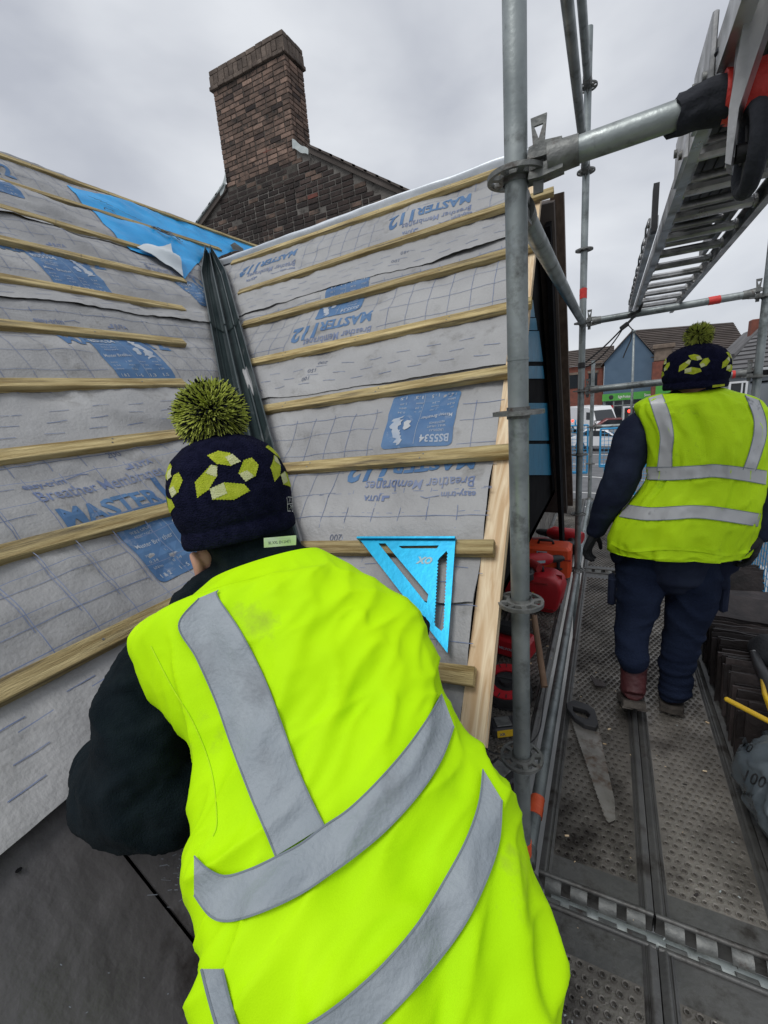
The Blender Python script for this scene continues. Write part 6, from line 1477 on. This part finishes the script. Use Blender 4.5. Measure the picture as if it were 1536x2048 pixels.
# blue gable
g = bldg('shop_building', 'slate-blue rendered gable with a green shop fascia below, across the road', 'building', (3, D, GND))
lb, pk, rb = P2(1209, 727, D), P2(1265, 662, D), P2(1311, 713, D); x0, x1 = lb[0], rb[0]; zev = (lb[2] + rb[2]) / 2; zpk = pk[2]; xm = (x0 + x1) / 2 + .2
mb = MB(); mb.prism([(x0, P2(1215, 800, D)[2]), (x1, P2(1311, 790, D)[2]), (x1, zev), (xm, zpk), (x0, zev)], lambda x, z, t: (x, t, z), D, D + 9); mb.build('gable_wall', M['cladblue'], g, fix=True)
for s_ in (0, 1):
    xe = (x0, x1)[s_]; mb = MB(); e_ = .35 * (-1 if s_ == 0 else 1)
    mb.prism([(xm, zpk + .02), (xe + e_, zev - .30), (xe + e_, zev - .18), (xm, zpk + .17)], lambda x, z, t: (x, t, z), D - .25, D + 9); mb.build('roof_slope', M['farroof'], g, fix=True)
zf0, zf1 = P2(1230, 801, D)[2], P2(1230, 787, D)[2]
mb = MB(); mb.box((x0 - .1, D - .18, zf0), (x1 + .2, D - .02, zf1)); fs_ = mb.build('fascia_sign', M['shopgreen'], g)
for t, xp, w in (('Right Produce', 1236, 1.15), ('Store', 1288, .6)):
    v2, f = text_polys(t, .5, .012, 0, 2, w); q = P2(xp, 796, D - .2); mb = MB(); a, b = conform(v2, f, lambda x, y: (q[0] + x, D - .20, zf0 + .22 + y * .8), 0); mb.add(a, b); mb.build('fascia_lettering', M['white'], fs_)
mb = MB(); mb.ball((x0 + .75, D - .2, (zf0 + zf1) / 2), (.22, .02, .24), 12, 6); mb.build('fascia_emblem', M['black'], fs_)
mb = MB(); mb.box((x0, D + .05, GND), (x1, D + 8.9, zf0)); mb.build('ground_floor', M['rendergrey'], g)
nx = 5
for i in range(nx):
    xa = x0 + .15 + (x1 - x0 - .3) * i / nx; xb = x0 + .15 + (x1 - x0 - .3) * (i + 1) / nx
    mb = MB(); mb.box((xa + .05, D - .02, GND + .55), (xb - .05, D + .04, zf0 - .1)); w_ = mb.build('shop_window', M['glass'], g)
    mb = MB()
    for q0, q1 in ((xa, xa + .07), (xb - .07, xb)): mb.box((q0, D - .05, GND + .1), (q1, D + .03, zf0 - .02))
    mb.box((xa + .07, D - .04, zf0 - .6), (xb - .07, D - .025, zf0 - .5)); mb.build('frame', M['galv'], w_)
mb = MB(); mb.box((x0 + .2, D - .07, GND + .9), (x0 + 1.0, D - .055, zf0 - .5)); mb.build('window_poster', M['carred'] if False else M['red'], g)
# main roof behind running right
g2 = bldg('terrace_building', 'long building with a brown tiled roof and red brick wall behind the blue gable', 'building', (8, D + 6, GND))
D2 = D + 5; r0, r1 = P2(1266, 661, D2), P2(1466, 645, D2); e0, e1 = P2(1312, 716, D2 - 5), P2(1498, 706, D2 - 5)
rt = np.array([r0, r1, P2(1500, 700, D2 - 5), P2(1302, 716, D2 - 5)])
for i in range(16):    # tile courses, each a step
    f0, f1 = i / 16, (i + 1) / 16; a, b = rt[3] + (rt[0] - rt[3]) * f0, rt[2] + (rt[1] - rt[2]) * f0; c, d = rt[3] + (rt[0] - rt[3]) * f1, rt[2] + (rt[1] - rt[2]) * f1
    up = np.array([0, -.06, .10]); mb = MB(); mb.add([a + up, b + up, d, c, a, b], [(0, 1, 2, 3), (4, 5, 1, 0)]); mb.build('tile_course', M['farroof'], g2)
zbw = rt[3][2]; mb = MB(); mb.box((x1 + .02, D2 - 4.7, GND), (rt[2][0] - .3, D2 + 5, zbw - .05)); mb.build('wall', M['redwall'], g2)
mb = MB(); mb.add([rt[0] + [0, 0, .03], rt[1] + [0, 0, .03], rt[1] + [0, 8, -5], rt[0] + [0, 8, -5]], [(0, 1, 2, 3)]); mb.build('rear_roof', M['farroof'], g2)
mb = MB(); mb.add([rt[1], rt[2], rt[2] + [0, 12, 0], rt[1] + [0, 8, -5]], [(0, 1, 2, 3)]); mb.build('hip_end', M['farroof'], g2)
for k in range(5):
    xx = x1 + 1.6 + k * 2.2; mb = MB(); mb.box((xx, D2 - 4.74, zbw - 2.3), (xx + 1.0, D2 - 4.68, zbw - .7)); w_ = mb.build('window', M['glass'], g2); mb = MB(); mb.box((xx - .1, D2 - 4.8, zbw - 2.45), (xx + 1.1, D2 - 4.70, zbw - 2.32)); mb.build('sill', M['stone'], w_)
mb = MB(); cxp = P2(1326, 720, D - 1); mb.box((cxp[0] - .85, D - 1.2, GND), (cxp[0] + .85, D + .0, cxp[2] - .1)); mb.build('brick_pier', M['redwall'], g2)
zq = P2(1322, 712, D)[2]; zt2 = P2(1322, 690, D)[2]
mb = MB(); mb.box((cxp[0] - .75, D - 1.1, cxp[2] - .1), (cxp[0] + .75, D - .1, zt2 - .1), bev=.1); mb.box((cxp[0] - .95, D - 1.3, zt2 - .4), (cxp[0] + .95, D + .05, zt2), bev=.05); mb.build('stone_cap', M['stone'], g2)
mb = MB(); q = P2(1325, 780, D - 1.3); mb.box((q[0] - .6, D - 1.35, q[2] - .6), (q[0] + .7, D - 1.25, q[2] + .5)); mb.build('green_sign', M['shopgreen'], g2)
# left brick terrace
g3 = bldg('brick_terrace', 'red brick terrace with a brown roof left of the blue gable', 'building', (0, D + 2, GND))
DL = D + 2; a, b = P2(1100, 707, DL + 3), P2(1232, 690, DL + 3); c, d = P2(1232, 726, DL), P2(1100, 737, DL)
zr = (a[2] + b[2]) / 2; ze = (c[2] + d[2]) / 2; xl, xr = d[0] - 6, x0 - .1
for i in range(9):
    f0, f1 = i / 9, (i + 1) / 9; mb = MB(); z_ = ze + (zr - ze) * f0; z2_ = ze + (zr - ze) * f1
    mb.add([(xl, DL - .3 + 3.3 * f0 - .05, z_ + .1), (xr + 1, DL - .3 + 3.3 * f0 - .05, z_ + .1), (xr + 1, DL - .3 + 3.3 * f1, z2_), (xl, DL - .3 + 3.3 * f1, z2_), (xl, DL - .3 + 3.3 * f0, z_), (xr + 1, DL - .3 + 3.3 * f0, z_)], [(0, 1, 2, 3), (4, 5, 1, 0)]); mb.build('tile_course', M['farroof'], g3)
mb = MB(); mb.box((xl, DL, GND), (xr, DL + 6, ze)); mb.build('wall', M['redwall'], g3)
for k in range(4):
    for zz_ in (ze - 2.4, ):
        xx = xr - 1.5 - k * 2.0; mb = MB(); mb.box((xx, DL - .05, zz_), (xx + .9, DL + .02, zz_ + 1.5)); w_ = mb.build('window', M['glass'], g3); mb = MB(); mb.box((xx - .1, DL - .1, zz_ + 1.5), (xx + 1.0, DL - .02, zz_ + 1.75)); mb.build('lintel', M['stone'], w_)
mb = MB(); mb.box((xr - .8, DL - .08, ze - .4), (xr - .1, DL + .5, ze + .3)); mb.build('parapet', M['stone'], g3)
# right: white gabled house, grey roofed house and the grey building with a window
DR = 40.0
g4 = bldg('white_house', 'far white rendered house gable with a chimney at the right edge', 'house', (15, DR, GND))
p = [P2(1487, 663, DR + 6), P2(1508, 655, DR + 6), P2(1560, 690, DR + 6)]
mb = MB(); mb.prism([(p[0][0], GND), (p[2][0], GND), (p[2][0], p[2][2]), (p[1][0] + .6, p[1][2]), (p[0][0], p[0][2] - 1.2)], lambda x, z, t: (x, t, z), DR + 6, DR + 12); mb.build('wall', M['render'], g4, fix=True)
mb = MB(); mb.prism([(p[0][0] - .5, p[0][2] - 1.6), (p[1][0] + .6, p[1][2] + .1), (p[2][0], p[2][2] + .2), (p[2][0], p[2][2]), (p[1][0] + .6, p[1][2] - .1), (p[0][0] - .4, p[0][2] - 1.8)], lambda x, z, t: (x, t, z), DR + 5.8, DR + 12); mb.build('roof', M['farroofgrey'], g4, fix=True)
q = P2(1526, 650, DR + 6); mb = MB(); mb.box((q[0] - .5, DR + 7, q[2] - 2), (q[0] + .7, DR + 8, q[2] + .6), bev=.05); mb.build('chimney', M['redwall'], g4)
g5 = bldg('grey_house', 'grey house with a pale roof and a white framed window right of the bobble hat', 'house', (9, 22, GND))
DG = 22.0; a, b, c, d = P2(1450, 741, DG), P2(1600, 728, DG), P2(1600, 655, DG + 4), P2(1508, 672, DG + 4)
zt5 = P2(1450, 745, DG)[2]
for i in range(8):
    f0, f1 = i / 8, (i + 1) / 8; l0, r0_ = a + (d - a) * f0, b + (c - b) * f0; l1, r1_ = a + (d - a) * f1, b + (c - b) * f1
    mb = MB(); mb.add([l0 + [0, -.03, .05], r0_ + [0, -.03, .05], r1_, l1, l0, r0_], [(0, 1, 2, 3), (4, 5, 1, 0)]); mb.build('tile_course', M['farroofgrey'], g5)
xa5 = P2(1425, 770, DG)[0]; mb = MB(); mb.box((xa5, DG + .1, GND), (b[0], DG + 6, zt5 - .02)); mb.build('wall', M['rendergrey'], g5)
mb = MB(); mb.box((xa5 - .1, DG - .05, zt5 - .22), (b[0], DG + .1, zt5 - .04)); mb.build('gutter_board', M['dark'], g5)
wa, wb = P2(1458, 764, DG), P2(1493, 794, DG)
mb = MB(); mb.box((wa[0] + .06, DG + .02, wb[2] + .06), (wb[0] - .06, DG + .08, wa[2] - .06)); w_ = mb.build('window', M['glass'], g5)
for lo, hi in (((wa[0], DG - .03, wb[2]), (wa[0] + .07, DG + .09, wa[2])), ((wb[0] - .07, DG - .03, wb[2]), (wb[0], DG + .09, wa[2])), ((wa[0] + .07, DG - .03, wa[2] - .07), (wb[0] - .07, DG + .09, wa[2])), ((wa[0] + .07, DG - .03, wb[2]), (wb[0] - .07, DG + .09, wb[2] + .07)), (((wa[0] + wb[0]) / 2 + .1, DG - .02, wb[2] + .07), ((wa[0] + wb[0]) / 2 + .15, DG + .085, wa[2] - .07))): mb = MB(); mb.box(lo, hi); mb.build('frame', M['carwhite'], w_)
for k, (x_, y_) in enumerate(((1502, 765), (1520, 764), (1504, 782))):
    q = P2(x_, y_, DG); mb = MB(); mb.box((q[0], DG + .07, q[2] - .03), (q[0] + .26, DG + .098, q[2] + .04)); mb.build('wall_mark', M['dark'], g5)
q = P2(1560, 745, DG); mb = MB(); mb.box((q[0] - .1, DG - 1.2, GND), (q[0] + 5, DG + .09, zt5 - .5)); mb.build('porch', M['rendergrey'], g5)
# vehicles
def vehicle(name, label, loc, rz, L_, W_, H_, prof, mat, van=False):
    root = empty(name, loc, label, 'van' if van else 'car', 'vehicles on the road', rz=rz)
    mb = MB(); mb.prism(prof, lambda x, z, t: (x, t, z), -W_ / 2, W_ / 2); o = mb.build('body', mat, root, local=True, fix=True); bv = o.modifiers.new('b', 'BEVEL'); bv.width = .09; bv.segments = 3; bv.limit_method = 'ANGLE'
    o.data.polygons.foreach_set('use_smooth', [True] * len(o.data.polygons)); o.data.set_sharp_from_angle(angle=R_(50))
    for x in (L_ * .31, -L_ * .31):
        for y in (-W_ / 2 + .08, W_ / 2 - .08):
            mb = MB(); mb.tube([(x, y - .11, .32), (x, y + .11, .32)], .32, 20); w_ = mb.build('wheel', M['black'], root, local=True, smooth=True, angle=40); mb = MB(); mb.tube([(x, y - .115, .32), (x, y + .115, .32)], .19, 14); r_ = mb.build('rim', M['galv'], w_, local=True, smooth=True, angle=40)
    return root
vq = P2(1195, 838, 47); van_ = vehicle('white_van', 'white panel van parked in front of the brick terrace, left of the far upright', (vq[0] - .4, 45.5, GND), R_(-62), 5.6, 2.0, 2.5, [(-2.8, .35), (2.8, .35), (2.85, .9), (2.4, 1.25), (1.75, 2.15), (1.3, 2.45), (-2.7, 2.5), (-2.85, 2.2)], M['carwhite'], True)
mb = MB(); mb.prism([(2.33, 1.36), (1.80, 2.08)], lambda x, z, t: (x, t, z), 0, 0) if False else mb.add([(2.42, -.85, 1.30), (2.42, .85, 1.30), (1.80, .78, 2.12), (1.80, -.78, 2.12)], [(0, 1, 2, 3)]); mb.add([(x + .02, y, z + .02) for x, y, z in [(2.42, -.85, 1.30), (2.42, .85, 1.30), (1.80, .78, 2.12), (1.80, -.78, 2.12)]], [(0, 1, 2, 3)]); mb.build('windscreen', M['glass'], van_, local=True)
for s_ in (-1, 1):
    mb = MB(); mb.box((.9, s_ * 1.005 - .01, 1.35), (1.75, s_ * 1.005 + .01, 2.0)); mb.build('side_window', M['glass'], van_, local=True)
    mb = MB(); mb.box((2.78, s_ * .72 - .16, .82), (2.86, s_ * .72 + .16, 1.0), bev=.02); mb.build('headlight', M['glass'], van_, local=True)
def car(label, loc, rz, mat):
    c_ = vehicle('parked_car', label, loc, rz, 4.3, 1.75, 1.45, [(-2.1, .3), (2.1, .3), (2.15, .65), (1.9, .82), (.95, .95), (.25, 1.40), (-1.0, 1.45), (-1.75, 1.0), (-2.12, .92)], mat)
    mb = MB(); mb.add([(.98, -.76, 1.0), (.98, .76, 1.0), (.34, .66, 1.40), (.34, -.66, 1.40)], [(0, 1, 2, 3)]); mb.build('windscreen', M['glass'], c_, local=True)
    for s_ in (-1, 1): mb = MB(); mb.add([(.80, s_ * .885, .98), (.22, s_ * .885, 1.34), (-.95, s_ * .885, 1.36), (-1.45, s_ * .885, 1.02)], [(0, 1, 2, 3)]); mb.build('side_window', M['glass'], c_, local=True)
    return c_
q = onZ(1210, 850, GND + .3); car('white car in the road just beyond the blue mesh guard', (P2(1213, 850, 33)[0], 33, GND), R_(-20), M['carwhite'])
car('dull red car behind the white car, partly hidden by the walking man\'s shoulder', (P2(1238, 845, 42)[0], 43, GND), R_(5), M['carred'])
tl_ = car('dark car with a lit tail lamp cut off by the far upright', (P2(1142, 850, 36)[0] - 1.6, 36, GND), 0.0, M['glass'])
mb = MB(); q = P2(1145, 842, 35); mb.ball((q[0], 35.05, q[2]), .09, 8, 6); mb.build('tail_lamp', M['redlamp'], tl_, smooth=True)
# traffic signal and lamp post
DT = 30.0; q = P2(1259, 824, DT); tr = empty('traffic_signal', (q[0], DT, GND), 'traffic signal showing red beside the walking man\'s shoulder', 'traffic light')
mb = MB(); mb.tube([(q[0] + .1, DT + .1, GND), (q[0] + .1, DT + .1, q[2] - .3)], .06, 10); mb.build('pole', M['black'], tr, smooth=True)
mb = MB(); mb.box((q[0] - .25, DT - .0, q[2] - .75), (q[0] + .25, DT + .2, q[2] + .25), bev=.03); mb.build('signal_head', M['black'], tr)
mb = MB(); mb.box((q[0] - .34, DT + .2, q[2] - .84), (q[0] + .34, DT + .22, q[2] + .34)); mb.build('backing_board', M['carwhite'], tr)
for k, m_ in enumerate(('redlamp', 'glass', 'glass')):
    mb = MB(); mb.ball((q[0], DT - .01, q[2] + .05 - k * .3), (.10, .03, .10), 14, 8); mb.build('lamp', M[m_], tr, smooth=True)
DP = 26.0; a, b = P2(1268, 664, DP), P2(1262, 820, DP); lp = empty('lamp_post', (b[0], DP, GND), 'tall thin grey lamp post standing in front of the blue gable', 'lamp post')
mb = MB(); mb.tube([(b[0], DP, GND), (b[0] + .02, DP, b[2] + .6), (a[0], DP, a[2])], [.075, .06, .045], 12); mb.build('post', M['galv'], lp, smooth=True)
mb = MB(); mb.box((a[0] - .09, DP - .12, a[2]), (a[0] + .09, DP + .12, a[2] + .08), bev=.02); mb.build('lantern', M['galv'], lp)
# guard rail in the street
gr = empty('street_railing', (P2(1275, 800, 40)[0], 40, GND), 'grey pedestrian railing in front of the shop window', 'railing')
x_ = P2(1262, 800, 40)[0]
for k in range(9): mb = MB(); mb.tube([(x_ + k * .35, 40, GND), (x_ + k * .35, 40, GND + 1.1)], .025, 6); mb.build('upright', M['galv'], gr)
for z in (.15, 1.1): mb = MB(); mb.tube([(x_, 40, GND + z), (x_ + 2.8, 40, GND + z)], .03, 6); mb.build('rail', M['galv'], gr)
# own building under the roofs, so nothing floats
ob = empty('house_body', (-3.4, 1, GND), 'walls of the house under the main roof, hidden below the slates', 'building')
mb = MB(); mb.box((-6.5, -3, GND), (-1.15, 7.0, -.10)); mb.build('wall', M['rendergrey'], ob)
for o in list(bpy.data.objects):
    if o.name.startswith('tmp'): bpy.data.objects.remove(o)
